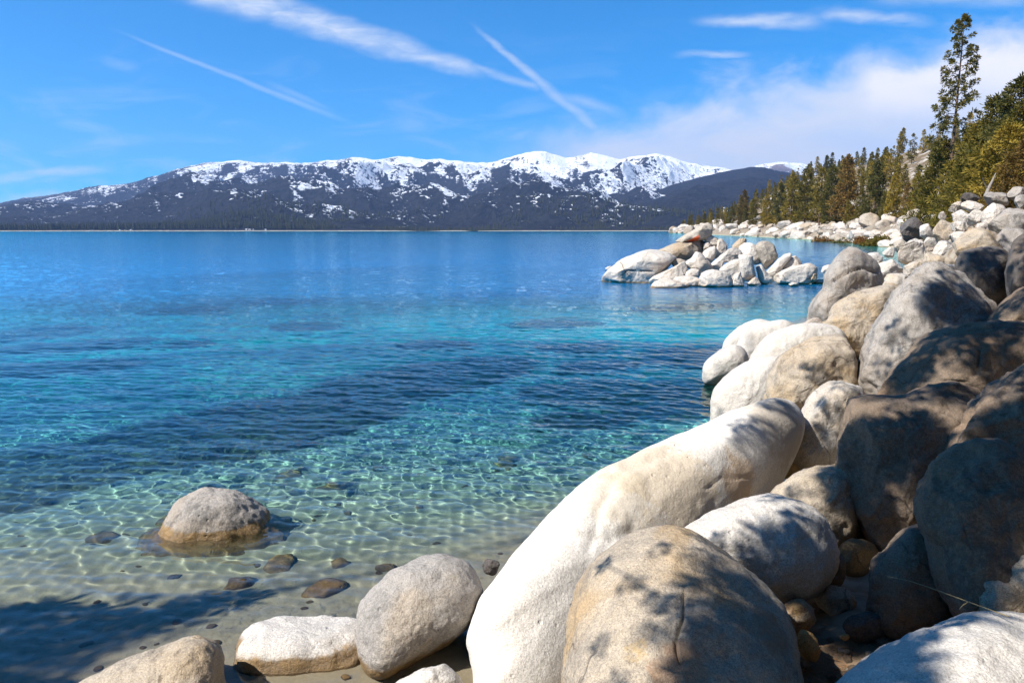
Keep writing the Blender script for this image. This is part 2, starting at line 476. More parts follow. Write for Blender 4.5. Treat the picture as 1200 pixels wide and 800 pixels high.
rock("broad white boulder on the right side of the white cluster",
     [(876, 425), (895, 395), (925, 381), (955, 376), (988, 388), (992, 418), (965, 445), (910, 445), (880, 438)], 18.2, 0.6, "white", group=G1, res=(128, 56), lumps=0.6)
rock("tall grey boulder with a jagged crack standing at the water",
     [(944, 378), (949, 356), (962, 340), (972, 315), (985, 297), (1000, 291), (1015, 298), (1027, 315), (1032, 338), (1022, 365), (990, 386), (960, 386)],
     29.5, 1.3, "grey", group=G1, res=(128, 56), e=0.75, cracks=[([(978, 330), (995, 318), (1012, 315), (1028, 318)], 1.3, 0.2)])
rock("wedge shaped boulder pale above and brown below, beside the pitted one",
     [(964, 385), (982, 356), (1010, 340), (1042, 335), (1054, 345), (1050, 370), (1034, 398), (1012, 418), (985, 410)], 19.0, 0.9, "tan", group=G1, res=(128, 56), corner=0.3)
rock("big pitted granite boulder, largest at the right, half in shade",
     [(1004, 445), (1010, 410), (1026, 378), (1045, 345), (1070, 320), (1095, 310), (1120, 320), (1145, 345), (1163, 365), (1170, 400), (1130, 450), (1060, 482), (1022, 474), (1008, 460)],
     13.0, 1.05, "grey", group=G1, res=HI, e=0.8)
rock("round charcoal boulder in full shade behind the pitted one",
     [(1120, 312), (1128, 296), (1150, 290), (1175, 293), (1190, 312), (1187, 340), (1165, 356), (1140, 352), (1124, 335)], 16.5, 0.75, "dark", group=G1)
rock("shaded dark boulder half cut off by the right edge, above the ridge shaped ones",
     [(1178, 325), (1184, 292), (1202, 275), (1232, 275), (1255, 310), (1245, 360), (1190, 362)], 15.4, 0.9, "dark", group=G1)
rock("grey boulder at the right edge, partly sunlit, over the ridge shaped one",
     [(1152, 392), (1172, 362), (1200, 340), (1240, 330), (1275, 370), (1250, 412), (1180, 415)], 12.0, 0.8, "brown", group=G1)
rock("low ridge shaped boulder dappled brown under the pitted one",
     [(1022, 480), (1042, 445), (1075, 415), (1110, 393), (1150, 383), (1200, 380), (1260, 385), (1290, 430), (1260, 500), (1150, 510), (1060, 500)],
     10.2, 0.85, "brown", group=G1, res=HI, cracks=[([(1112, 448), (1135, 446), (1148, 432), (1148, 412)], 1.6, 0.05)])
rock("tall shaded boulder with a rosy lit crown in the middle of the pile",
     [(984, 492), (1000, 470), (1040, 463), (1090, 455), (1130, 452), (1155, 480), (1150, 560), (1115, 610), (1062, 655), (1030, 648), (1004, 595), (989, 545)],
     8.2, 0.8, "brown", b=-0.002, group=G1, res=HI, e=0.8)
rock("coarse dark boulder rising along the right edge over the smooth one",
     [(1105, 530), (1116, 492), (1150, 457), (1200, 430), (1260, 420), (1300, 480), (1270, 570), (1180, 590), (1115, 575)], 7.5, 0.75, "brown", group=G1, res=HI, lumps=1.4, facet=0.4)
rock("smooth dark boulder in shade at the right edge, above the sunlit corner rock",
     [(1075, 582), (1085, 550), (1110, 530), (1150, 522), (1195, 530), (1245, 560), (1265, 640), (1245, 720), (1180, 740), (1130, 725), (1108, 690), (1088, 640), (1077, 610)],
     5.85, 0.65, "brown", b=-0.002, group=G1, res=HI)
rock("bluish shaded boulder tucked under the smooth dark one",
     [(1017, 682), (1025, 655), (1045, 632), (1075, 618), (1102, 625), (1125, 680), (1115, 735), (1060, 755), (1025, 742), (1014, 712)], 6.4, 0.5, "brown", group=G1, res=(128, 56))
rock("rough knobbly rock wedged above the sunlit corner boulder",
     [(1134, 722), (1137, 682), (1150, 670), (1168, 672), (1205, 630), (1260, 640), (1270, 720), (1200, 760), (1140, 750)], 5.35, 0.32, "tan", group=G1, res=(160, 70), lumps=1.6, facet=0.6)
rock("speckled white boulder filling the bottom right corner",
     [(970, 818), (1008, 775), (1050, 745), (1100, 726), (1150, 718), (1200, 720), (1270, 740), (1310, 830), (1260, 920), (1100, 950), (980, 900)],
     4.45, 0.6, "white", b=-0.003, group=G1, res=HI, lumps=0.6)
# small stones in the crevice
G2 = "small stones in the crevice between the boulders"
for lab, cx, cy, rx, ry, rot, t, m in [
        ("cracked brown stone in the dark crevice under the spotted white boulder", 979, 704, 24, 19, 0.3, 6.75, "tan"),
        ("dark round stone lodged against the rust stained boulder", 934, 722, 22, 22, 0.5, 6.2, "rust"),
        ("pinkish split stone resting upright beside the rust stained boulder", 947, 757, 13, 20, -0.5, 5.9, "orange"),
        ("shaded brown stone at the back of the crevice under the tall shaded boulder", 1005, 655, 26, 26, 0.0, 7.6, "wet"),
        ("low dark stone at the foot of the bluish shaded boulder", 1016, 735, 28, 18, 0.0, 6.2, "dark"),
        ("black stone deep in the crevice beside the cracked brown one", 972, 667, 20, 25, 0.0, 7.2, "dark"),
        ("orange brown wet stone showing between the long white and pale boulders", 921, 549, 17, 13, 0.0, 10.2, "orange"),
        ("mossy green stone just behind the orange brown wet one", 936, 541, 12, 9, 0.0, 10.8, "wet"),
        ("small tan pebble lying on the pale sand in the crevice", 990, 746, 6, 4, 0.0, 6.0, "orange"),
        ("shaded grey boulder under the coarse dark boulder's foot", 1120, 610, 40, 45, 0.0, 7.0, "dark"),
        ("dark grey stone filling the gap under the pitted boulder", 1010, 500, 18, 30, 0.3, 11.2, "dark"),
        ("dark stone at the waterline next to the egg shaped boulder", 576, 664, 10, 10, 0.0, 8.2, "dark")]:
    s = t / F * math.sqrt(rx * ry)
    rock(lab, oval(cx, cy, rx, ry, rot, 8, 0.1, int(cx)), t, s, m, group=G2, name="stone", cat="stone", res=(56, 28), facet=0.5)
# stones lying on the lake bed
G3 = "stones under the shallow water"
SUB = [("flat tan stone under water behind the white block", -2.15, 8.0, 0.34, 0.2, 0.16, "wet"),
       ("dark brown stone under water in front of the domed rock", -3.2, 8.15, 0.2, 0.16, 0.15, "dark"),
       ("small dark stone under water between the domed rock and the egg shaped boulder", -2.15, 8.75, 0.2, 0.13, 0.1, "dark"),
       ("pale flat stone barely under the water right of the dark brown one", -1.55, 8.6, 0.16, 0.11, 0.08, "tan"),
       ("broad brown stone under water near the domed rock's shadow", -2.9, 8.75, 0.42, 0.2, 0.1, "wet"),
       ("reddish stone under water beyond the domed rock", -3.9, 12.6, 0.4, 0.25, 0.16, "orange"),
       ("brown stone under water farther right beyond the domed rock", -3.0, 11.9, 0.35, 0.2, 0.13, "wet"),
       ("dull brown rock under clear water in the open shallows", -0.1, 13.4, 0.6, 0.22, 0.14, "wet"),
       ("dark stone under water to the left of the domed rock", -5.6, 9.6, 0.25, 0.2, 0.14, "dark"),
       ("tan stone under the water left of the domed rock's foot", -5.0, 10.4, 0.3, 0.2, 0.14, "tan")]

# ------------------------------------------------------------------ the island of rocks
G4 = "rocks of the small island"
ZA = lambda pts: [(700 + x / 8.0, 250 + y / 8.0) for x, y in pts]
ZB = lambda pts: [(830 + x / 8.0, 250 + y / 8.0) for x, y in pts]
ISLAND = [
    ("large whale shaped rock at the left end of the island", ZA([(75, 625), (120, 540), (170, 490), (250, 430), (350, 390), (450, 365), (540, 372), (640, 392), (700, 430), (700, 490), (610, 560), (540, 640), (480, 668), (350, 672), (180, 660)]), 58.5, 2.6, "farwhite", 0.1),
    ("long tan rock lying above the whale shaped rock on the island", ZA([(540, 375), (650, 320), (750, 285), (850, 262), (935, 285), (930, 370), (870, 425), (780, 440), (690, 450), (600, 430)]), 60.5, 1.7, "far", 0.1),
    ("square tan block under the tilted top slab of the island", ZA([(825, 265), (900, 250), (990, 252), (1002, 360), (930, 385), (840, 370)]), 61.0, 1.2, "far", 0.4),
    ("tilted slab with a red face crowning the island", ZA([(748, 258), (800, 220), (900, 160), (1000, 115), (1062, 106), (1064, 190), (1012, 242), (930, 256), (850, 266), (768, 280)]), 60.5, 1.2, "redslab", 0.5),
    ("rounded white rock right under the high end of the top slab", ZA([(998, 218), (1060, 205), (1130, 240), (1142, 290), (1090, 312), (1030, 282)]), 60.5, 0.7, "farwhite", 0.2),
    ("small rock in the gap beside the square tan block", ZA([(1000, 290), (1040, 278), (1066, 310), (1030, 345), (1000, 345)]), 60.0, 0.5, "farwhite", 0.3),
    ("egg shaped white rock leaning below the rounded white one", ZA([(998, 370), (1050, 325), (1110, 320), (1122, 370), (1080, 450), (1038, 458), (1000, 420)]), 59.0, 0.7, "farwhite", 0.1),
    ("upright white slab behind the egg shaped rock of the island", ZA([(1140, 238), (1200, 270), (1212, 350), (1140, 415), (1105, 405), (1118, 320)]), 60.0, 0.6, "farwhite", 0.4),
    ("peaked white rock in the middle left of the island", ZA([(822, 475), (900, 420), (935, 362), (980, 375), (1040, 450), (1075, 540), (1000, 600), (950, 560), (880, 520)]), 57.0, 1.1, "farwhite", 0.3),
    ("small tan rock between whale shaped and peaked rocks", ZA([(698, 445), (760, 428), (822, 450), (822, 505), (760, 525), (708, 495)]), 58.0, 0.7, "far", 0.3),
    ("long leaning white rock in front of the whale shaped one", ZA([(502, 645), (540, 590), (640, 545), (730, 500), (800, 468), (832, 520), (805, 585), (720, 635), (600, 660)]), 55.5, 0.9, "farwhite", 0.2),
    ("flat white rock at the water, nearest of the island", ZA([(496, 695), (560, 640), (640, 617), (740, 638), (852, 692), (840, 722), (600, 724)]), 52.8, 1.0, "farwhite", 0.1),
    ("low white rock behind the nearest flat one", ZA([(718, 625), (800, 588), (900, 600), (966, 625), (935, 690), (820, 690)]), 54.0, 0.8, "farwhite", 0.3),
    ("stubby white rock above the low one on the island", ZA([(808, 562), (900, 521), (962, 545), (952, 600), (820, 612)]), 55.5, 0.7, "farwhite", 0.3),
    ("domed white rock with a tan side at the island's waterline", ZA([(953, 668), (970, 600), (1010, 550), (1070, 530), (1150, 545), (1227, 577), (1243, 668), (1200, 700), (1000, 698)]), 53.3, 1.0, "farwhite", 0.1),
    ("long white slab slanting up the middle of the island", ZB([(0, 505), (80, 430), (200, 338), (270, 338), (302, 400), (230, 445), (150, 465), (100, 550), (20, 550)]), 57.5, 0.9, "farwhite", 0.3),
    ("wide white rock filling the middle of the island", ZB([(105, 540), (200, 460), (290, 438), (315, 540), (230, 610), (150, 590)]), 56.0, 0.8, "farwhite", 0.3),
    ("tall white column of rock at the island's front", ZB([(296, 400), (350, 375), (405, 390), (422, 500), (434, 585), (375, 622), (318, 622), (298, 520)]), 55.0, 0.7, "farwhite", 0.3),
    ("big white boulder on top behind the tall column", ZB([(276, 355), (330, 300), (370, 277), (430, 310), (503, 400), (495, 460), (430, 475), (380, 420), (310, 390)]), 58.5, 1.0, "farwhite", 0.1),
    ("small brown sided rock perched left of the big top boulder", ZB([(216, 318), (260, 270), (300, 238), (352, 245), (340, 295), (285, 340), (240, 340)]), 59.5, 0.6, "far", 0.4),
    ("upright tan boulder with a dark underside at the island's right", ZB([(443, 322), (490, 285), (560, 277), (620, 300), (648, 390), (605, 465), (540, 530), (505, 460), (470, 390)]), 58.0, 1.0, "far", 0.15),
    ("flat white slab leaning against the upright tan boulder", ZB([(535, 570), (600, 490), (680, 410), (750, 378), (772, 410), (705, 505), (620, 590), (560, 600)]), 57.0, 0.6, "farwhite", 0.3),
    ("rounded white rock right of the leaning slab", ZB([(696, 520), (740, 440), (800, 404), (850, 440), (870, 515), (820, 540), (720, 540)]), 57.5, 0.8, "farwhite", 0.1),
    ("long low white rock at the right end of the island", ZB([(595, 610), (700, 540), (860, 490), (950, 480), (1020, 540), (985, 630), (850, 660), (680, 650)]), 56.0, 1.1, "farwhite", 0.2),
    ("triangular white slab standing at the waterline right of the column", ZB([(446, 480), (500, 490), (560, 570), (620, 635), (500, 660), (465, 565)]), 55.8, 0.6, "farwhite", 0.5),
    ("small white block at the water left of the column", ZB([(200, 680), (215, 600), (290, 548), (312, 600), (338, 680), (260, 700)]), 53.5, 0.6, "farwhite", 0.4),
    ("tiny white rock in the dark gap under the column", ZB([(362, 665), (440, 600), (488, 660), (430, 675)]), 54.3, 0.4, "farwhite", 0.4),
    ("small dark ended rock at the tip of the island", ZB([(955, 600), (990, 560), (1022, 575), (1000, 630), (965, 638)]), 55.5, 0.4, "far", 0.4),
    ("flat stone awash just in front of the island's right end", ZB([(755, 664), (800, 648), (846, 660), (830, 682), (770, 682)]), 53.6, 0.4, "farwhite", 0.2),
    ("flat pale stone awash off the island's right tip", ZB([(975, 640), (1040, 620), (1125, 628), (1120, 655), (1000, 660)]), 56.5, 0.6, "farwhite", 0.2),
    ("white rock alone in the channel right of the island", ZB([(1056, 540), (1085, 500), (1130, 486), (1165, 510), (1160, 555), (1080, 556)]), 66.0, 0.7, "farwhite", 0.2),
    ("tiny stone awash left of the whale shaped rock", ZA([(78, 515), (110, 498), (145, 500), (140, 530), (95, 532)]), 64.0, 0.5, "farwhite", 0.3),
]
red = granite("red_faced_granite", (0.42, 0.36, 0.29), stain_amt=0.4, grey_amt=0.5, fine=0.3, bump=2.5)
rn = NT(red.node_tree)
bs = next(n for n in red.node_tree.nodes if n.type == "BSDF_PRINCIPLED")
src = bs.inputs["Base Color"].links[0].from_socket
tco = rn.sep(rn.n("ShaderNodeTexCoord").outputs["Object"])
msk = rn.math("MULTIPLY", rn.step(tco[0], -1.25, -1.0), rn.step(tco[0], 0.12, -0.15))
msk = rn.math("MULTIPLY", msk, rn.step(rn.math("MULTIPLY_ADD", tco[0], -0.55, tco[2]), 0.12, -0.02))
red.node_tree.links.new(rn.mix(msk, src, (0.52, 0.085, 0.025)), bs.inputs["Base Color"])
GR["redslab"] = red
for lab, pts, t, T, m, cor in ISLAND:
    q_ = np.array(pts); q_ = q_.mean(0) + (q_ - q_.mean(0)) * 1.12
    rock(lab, q_, t, T, m, e=0.7, facet=0.65, lumps=0.8, corner=cor, res=(104, 48), group=G4, name="rock", cat="rock",
         cracks=[([(728, 325), (736, 319), (752, 318), (766, 317)], 0.5, 0.25)] if "whale" in lab and lab.startswith("large") else None)

# ------------------------------------------------------------------ jumble of rocks on the right bank
G5 = "jumbled rocks on the right bank"
JUM = [
    ("dark grey pointed boulder at the edge of the bank below the bushes", 1069, 272, 11, 16, 0.4, 62, "dark", 0.2),
    ("pale split block left of the tan block pair on the bank", 1085, 272, 9, 8, 0.0, 55, "farwhite", 0.5),
    ("tan block, upper of the cracked pair on the bank", 1105, 273, 13, 13, 0.3, 50, "far", 0.5),
    ("white block below the tan one on the bank", 1106, 292, 13, 10, 0.4, 46, "farwhite", 0.6),
    ("dark shadowed wedge stone between cracked blocks on the bank", 1090, 288, 8, 9, 0.3, 48, "farwhite", 0.5),
    ("big triangular white rock on the bank above the tall grey boulder", 1070, 296, 17, 17, 0.5, 42, "farwhite", 0.5),
    ("white boulder at the channel's end below the triangular rock", 1026, 305, 13, 10, 0.2, 40, "white", 0.2),
    ("smooth white rock left of the pitted boulder's top", 1040, 317, 20, 13, 0.2, 30, "white", 0.2),
    ("pale rock behind the wedge shaped boulder", 1050, 335, 22, 14, 0.2, 24, "pale", 0.2),
    ("low cream slab between the smooth white rock and the pitted boulder", 1072, 315, 18, 9, -0.3, 27, "pale", 0.4),
    ("brown domed rock lying above the pitted boulder", 1098, 308, 22, 10, 0.1, 22, "tan", 0.2),
    ("long brown topped boulder above the charcoal one", 1146, 290, 34, 17, 0.15, 24, "tan", 0.1),
    ("grey slab rock rising to the right edge above the dark boulders", 1190, 290, 26, 20, -0.3, 24, "grey", 0.3),
    ("wide grey rock at the right edge below the layered slabs", 1188, 264, 24, 20, -0.4, 30, "grey", 0.4),
    ("cream slab standing tilted in the layered rocks", 1166, 257, 15, 17, 0.5, 34, "farwhite", 0.5),
    ("pale block under the tilted cream slab", 1150, 270, 12, 8, 0.4, 33, "farwhite", 0.6),
    ("white chunk beside the long brown topped boulder", 1128, 280, 12, 8, 0.3, 34, "farwhite", 0.5),
    ("rusty stone in the gap of the layered rocks", 1168, 273, 8, 5, 0.0, 31, "orange", 0.4),
    ("layered grey slab, middle of the stack on the bank", 1127, 256, 12, 10, 0.5, 40, "farwhite", 0.6),
    ("layered pale slab, lowest of the stack on the bank", 1124, 267, 10, 8, 0.4, 39, "farwhite", 0.6),
    ("layered block right of the slab stack on the bank", 1144, 257, 9, 11, 0.5, 38, "farwhite", 0.6),
    ("pale slab, topmost of the stack on the bank", 1142, 243, 14, 6, 0.25, 42, "farwhite", 0.5),
    ("white round rock left of the slab stack's top", 1122, 243, 9, 6, -0.3, 46, "farwhite", 0.2),
    ("dark flat boulder under the grove's edge", 1136, 234, 14, 6, 0.1, 50, "dark", 0.2),
    ("grey dome at the top of the bank under the grove", 1169, 233, 14, 8, 0.0, 42, "grey", 0.1),
    ("grey rock at the top of the bank beside the dome", 1190, 228, 10, 7, -0.4, 42, "grey", 0.4),
    ("pale rounded rock at the right edge top of the bank", 1197, 236, 9, 8, 0.0, 38, "grey", 0.2),
    ("white rock poking out of the bushes on the bank", 1104, 254, 6, 5, 0.0, 62, "farwhite", 0.4),
    ("tan rock half hidden behind the triangular rock", 1055, 290, 9, 7, 0.0, 52, "far", 0.4),
    ("small white rock at the water behind the tall grey boulder", 1043, 296, 7, 5, 0.0, 50, "white", 0.3),
    ("pale rock tucked right behind the pitted boulder", 1112, 318, 12, 9, 0.0, 19, "pale", 0.3),
    ("grey boulder between charcoal boulder and right edge", 1182, 318, 20, 16, 0.2, 20, "grey", 0.2),
]
for k, (lab, cx, cy, rx, ry, rot, t, m, cor) in enumerate(JUM):
    s = t / F * math.sqrt(rx * ry)
    rock(lab, oval(cx, cy, rx * 1.14, ry * 1.14, rot, 7, 0.2, k), t, s * 1.05, m, e=0.6, facet=1.1, lumps=0.9, corner=cor, res=(96, 44), group=G5, name="rock", cat="rock")
# ------------------------------------------------------------------ ground sheet: bank, beach and lake bed
SHORE = np.array([(-900, -500), (-200, -90), (-60, -18), (-30, -6), (-14, 2.4), (-7.5, 4.7), (-4.2, 5.55), (-2.6, 5.75), (-1.2, 5.95), (-0.4, 6.3), (0.3, 7.4), (1.5, 9.2), (3.4, 11.0),
                  (5.0, 13.2), (6.6, 16.5), (7.4, 20), (9.5, 26), (13.5, 33), (19, 41), (31, 57), (50, 85), (76, 138), (90, 177), (104, 215), (121, 280), (134, 335), (149, 430),
                  (172, 590), (205, 850), (232, 1080), (262, 1190), (330, 1330), (520, 1700), (1000, 2300), (2200, 3200), (4200, 4300)], float)
LAND = np.vstack([SHORE, [(9000, 4000), (9000, -3000), (-900, -3000)]])


def shore_dist(x, y):
    """signed distance to the shoreline, positive on land"""
    shp = np.shape(x)
    p = np.stack([np.ravel(x), np.ravel(y)], -1).astype(float)
    best = np.full(len(p), 1e18)
    for a_, b_ in zip(SHORE[:-1], SHORE[1:]):
        ab = b_ - a_
        t = np.clip(((p - a_) @ ab) / (ab @ ab), 0, 1)
        d = p - a_ - t[:, None] * ab
        best = np.minimum(best, np.einsum("ij,ij->i", d, d))
    ins = np.zeros(len(p), bool)
    for a_, b_ in zip(LAND, np.roll(LAND, -1, 0)):
        cond = (a_[1] > p[:, 1]) != (b_[1] > p[:, 1])
        xi = a_[0] + (p[:, 1] - a_[1]) / (b_[1] - a_[1] + 1e-12) * (b_[0] - a_[0])
        ins ^= cond & (p[:, 0] < xi)
    return np.where(ins, 1, -1).reshape(shp) * np.sqrt(best).reshape(shp)


_base = []
for (o, c, size, zlow) in ROCKS:
    g = o.get("group")
    if g in (G1, G2, G5):
        _base.append((c[0], c[1], zlow + 0.22 * size, size))
BASE = np.array(_base)


def ground_raw(x, y):
    d = shore_dist(x, y)
    wob = perlin(p3(np.asarray(x) / 37.0, np.asarray(y) / 37.0, 0.3))
    land = 0.10 * np.clip(d, 0, 4) + 0.36 * np.clip(d - 4, 0, 15) + 0.26 * np.clip(d - 19, 0, 80) + 0.20 * np.clip(d - 99, 0, 170)
    rim = 0.50 * np.clip(d, 0, 11) + 0.16 * np.clip(d - 11, 0, 25) + 0.52 * np.clip(d - 36, 0, 115)
    k_ = sstep(90, 150, np.asarray(y))
    land = land * (1 - k_) + rim * k_
    far = 1 - 0.82 * sstep(900, 1500, np.asarray(y))
    land = land * far
    land = land + np.clip(d, 0, 60) / 60 * (7.0 * perlin(p3(np.asarray(x) / 90.0, np.asarray(y) / 90.0, 2.0)) + 2.2 * fbm(p3(np.asarray(x) / 24.0, np.asarray(y) / 24.0, 5.0), 3))
    land = np.maximum(land, 0.02 * d)
    e = -d
    bed = -(0.09 * np.clip(e, 0, 3.5) + 0.17 * np.clip(e - 3.5, 0, 22) + 0.13 * np.clip(e - 25, 0, 75) + 0.06 * np.clip(e - 100, 0, 300))
    yy_ = np.clip(np.asarray(y) - 8.2, 0, 40)
    bed = np.minimum(bed, -(0.085 * np.clip(e, 0, 3) + sstep(0.2, 2.4, e) * (0.13 * yy_ + 0.0012 * yy_ ** 2)))
    bed = np.maximum(bed, -9.5)
    k2 = sstep(60, 130, np.asarray(y))
    bed = bed * (1 - k2) - k2 * np.minimum(0.7 * np.clip(e, 0, 60), 9.5)
    bed = bed * (1 + 0.18 * wob)
    back = sstep(1.0, -4.0, np.asarray(y)) * sstep(-40, -15, np.asarray(x))
    return np.where(d > 0, land, bed), d


def ground(x, y):
    h, d = ground_raw(x, y)
    x = np.asarray(x, float); y = np.asarray(y, float)
    num = np.zeros_like(h); den = np.full_like(h, 0.35)
    h0 = ground_raw(BASE[:, 0], BASE[:, 1])[0]
    for (bx, by, bz, s), hb in zip(BASE, h0):
        w = np.exp(-((x - bx) ** 2 + (y - by) ** 2) / (0.9 * s) ** 2)
        num += w * (bz - hb); den += w
    h = h + num / den * sstep(-0.3, 1.0, d)
    # keep the ground under the photographer clear of the lens
    r = np.hypot(x, y)
    return np.where(r < 4, np.minimum(h, 2.3), h)


NA, rad_ = 620, np.concatenate([np.geomspace(0.6, 5.0, 26, endpoint=False), np.geomspace(5.0, 60.0, 330, endpoint=False), np.geomspace(60, 3900, 190)])
# finer towards the view, coarser behind
s_ = np.linspace(-1, 1, NA, endpoint=False)
ang = (0.36 * s_ + 0.64 * s_ ** 3) * math.pi + R(12)
A_, R_ = np.meshgrid(ang, rad_)
gx, gy = R_ * np.sin(A_), R_ * np.cos(A_)
gz = ground(gx, gy)
near = sstep(90, 30, R_)
_d = shore_dist(gx, gy)
gz = gz + near * (0.012 * fbm(p3(gx * 1.3, gy * 1.3), 3)) + near * sstep(0.5, 2.5, _d) * 0.10 * fbm(p3(gx * 1.1, gy * 1.1, 4.0), 3)
verts = np.stack([gx, gy, gz], -1).reshape(-1, 3)
nr = len(rad_)
faces = grid_faces(nr, NA, wrap=True)[:, ::-1]
cz = float(gz[0].mean())
verts = np.vstack([verts, [0, 0, cz]])
j = np.arange(NA); fan = np.stack([j, (j + 1) % NA, np.full(NA, nr * NA)], -1)
g_me = mesh_from("ground", verts, [faces, fan])
if sum(p.normal.z for p in list(g_me.polygons)[:200]) < 0: g_me.flip_normals()

m = new_mat("sand_soil_and_lake_bed"); nt = NT(m.node_tree)
P = nt.n("ShaderNodeNewGeometry").outputs["Position"]; ps = nt.sep(P)
nb = nt.noise(P, 0.11, 4, 0.6, 0.4)
n1 = nt.noise(P, 0.9, 4, 0.6)
n2 = nt.noise(P, 9.0, 4, 0.65)
gr = nt.noise(P, 120.0, 2, 0.6)
deep = nt.step(ps[2], -0.3, -2.0)
sand = nt.mix(deep, nt.mix(n2, (0.27, 0.225, 0.155), (0.42, 0.36, 0.265)), nt.mix(n2, (0.60, 0.565, 0.48), (0.74, 0.70, 0.61)))
# pebbles on the bed
vor = nt.n("ShaderNodeTexVoronoi", {"Vector": P, "Scale": 11.0}, feature="F1")
pebm = nt.math("MULTIPLY", nt.step(vor.outputs["Distance"], 0.28, 0.2), nt.step(n1, 0.54, 0.62))
sand = nt.mix(nt.math("MULTIPLY", pebm, 0.75), sand, nt.mix(vor.outputs["Color"], (0.12, 0.09, 0.06), (0.30, 0.26, 0.20)))
sand = nt.mix(nt.math("MULTIPLY", nt.step(nt.noise(P, 2.3, 5, 0.7), 0.58, 0.72), 0.5), sand, (0.17, 0.14, 0.09))
# dark patches laid over the bed colour, a long band among them
def ell(cx, cy, ax, ay, rot, soft=0.16):
    c, s = math.cos(rot), math.sin(rot)
    dx = nt.math("SUBTRACT", ps[0], cx); dy = nt.math("SUBTRACT", ps[1], cy)
    u = nt.math("DIVIDE", nt.math("MULTIPLY_ADD", dx, c, nt.math("MULTIPLY", dy, s)), ax)
    v = nt.math("DIVIDE", nt.math("MULTIPLY_ADD", dy, c, nt.math("MULTIPLY", dx, -s)), ay)
    r = nt.math("SQRT", nt.math("ADD", nt.math("MULTIPLY", u, u), nt.math("MULTIPLY", v, v)))
    r = nt.math("ADD", r, nt.math("MULTIPLY_ADD", nt.noise(P, 0.55, 6, 0.72), 0.36, -0.22))
    return nt.step(r, 1 + soft * 0.6, 1 - soft * 0.6)
def bed_pt(px, py, depth):
    """where the refracted line of sight meets a bed at this depth"""
    q = on_plane(px, py); d = rays(px, py); d = d / np.linalg.norm(d)
    hs = math.hypot(d[0], d[1]); sn = hs / 1.333
    k = sn / math.sqrt(1 - sn * sn) * depth
    return q[0] + d[0] / hs * k, q[1] + d[1] / hs * k
dark = None
BEDS = [((-60, 575), (170, 520), 0.0, 1.35), ((140, 535), (420, 462), 0.0, 1.75), ((390, 470), (592, 416), 0.0, 1.6), ((-80, 600), (60, 575), 0, 0.55),
        ((645, 460), (770, 452), 0.0, 1.3), ((640, 492), (722, 487), 0, 0.7), ((765, 478), (835, 448), 0, 1.6), ((805, 422), (850, 406), 0, 1.7), ((665, 430), (740, 420), 0, 0.75),
        ((-20, 392), (90, 384), 0, 1.8), ((-20, 432), (150, 422), 0, 1.2), ((20, 406), (160, 399), 0, 1.2), ((190, 362), (240, 360), 0, 2.2), ((310, 351), (365, 349), 0, 2.2), ((620, 377), (680, 374), 0, 2.0),
        ((645, 405), (700, 401), 0, 1.0), ((485, 403), (540, 397), 0, 1.0), ((335, 380), (375, 378), 0, 1.6), ((200, 401), (240, 399), 0, 0.9), ((760, 360), (850, 352), 0, 2.4), ((550, 345), (640, 340), 0, 3.0), ((0, 345), (130, 335), 0, 4.0)]
for (p0, p1, _, half) in BEDS:
    q0 = on_plane(*p0)[:2]; q1 = on_plane(*p1)[:2]
    dep = max(0.3, -float(ground_raw((q0[0] + q1[0]) / 2, (q0[1] + q1[1]) / 2)[0]))
    q0 = np.array(bed_pt(*p0, dep)); q1 = np.array(bed_pt(*p1, dep))
    mid = (q0 + q1) / 2; dl = q1 - q0
    e_ = ell(float(mid[0]), float(mid[1]), float(np.linalg.norm(dl) / 2 + half * 0.6), float(half) * (1.4 if half < 2.0 else 1.0), math.atan2(dl[1], dl[0]))
    dark = e_ if dark is None else nt.math("MAXIMUM", dark, e_)
dark = nt.math("MULTIPLY", dark, nt.step(ps[2], -0.12, -0.35))
bed_dark = nt.mix(nt.noise(P, 1.1, 4, 0.65), (0.006, 0.007, 0.014), (0.034, 0.026, 0.036))
sand = nt.mix(nt.math("MULTIPLY", dark, 0.95), sand, bed_dark)
# damp rim
damp = nt.step(nt.math("MULTIPLY_ADD", n1, 0.1, ps[2]), 0.16, 0.05)
sand = nt.mix(nt.math("MULTIPLY", damp, 0.35), sand, (0.24, 0.18, 0.10))
# land: pale grit, duff and soil, rock outcrops on the hill
grit = nt.mix(nt.step(n1, 0.42, 0.6), (0.30, 0.26, 0.20), (0.16, 0.11, 0.07))
outc = nt.mix(nt.noise(P, 0.25, 5, 0.7), (0.16, 0.13, 0.11), (0.56, 0.50, 0.43))
hill = nt.mix(nt.step(nt.math("MULTIPLY_ADD", nt.noise(P, 0.06, 5, 0.7), 0.75, nt.math("MULTIPLY", nb, 0.35)), 0.53, 0.62), (0.13, 0.095, 0.055), outc)
landc = nt.mix(nt.step(ps[2], 3.0, 8.0), grit, hill)
col = nt.mix(nt.step(ps[2], 0.1, 0.5), sand, landc)
hgt = nt.math("MULTIPLY_ADD", n2, 0.03, nt.math("MULTIPLY", gr, 0.004))
# sand ripples on the bed
bp = nt.n("ShaderNodeBump", {"Strength": 0.7, "Distance": 1.0, "Height": hgt})
b = nt.n("ShaderNodeBsdfPrincipled", {"Base Color": col, "Roughness": 0.95, "Normal": bp.outputs[0]})
b.inputs["Specular IOR Level"].default_value = 0.1
out(nt, b.outputs[0])
ground_o = tag(link("ground", g_me, m), kind="structure")

for lab, x, y, rx, ry, rz, mt in SUB:
    z = float(ground(np.array([x]), np.array([y]))[0])
    blob(lab, (x, y, z - rz * 0.05), (rx * 0.85, ry * 0.9, rz), random.uniform(0, 3), mt, e=(0.8, 0.8), facet=0.6, res=(48, 24), group=G3, name="stone", cat="stone")

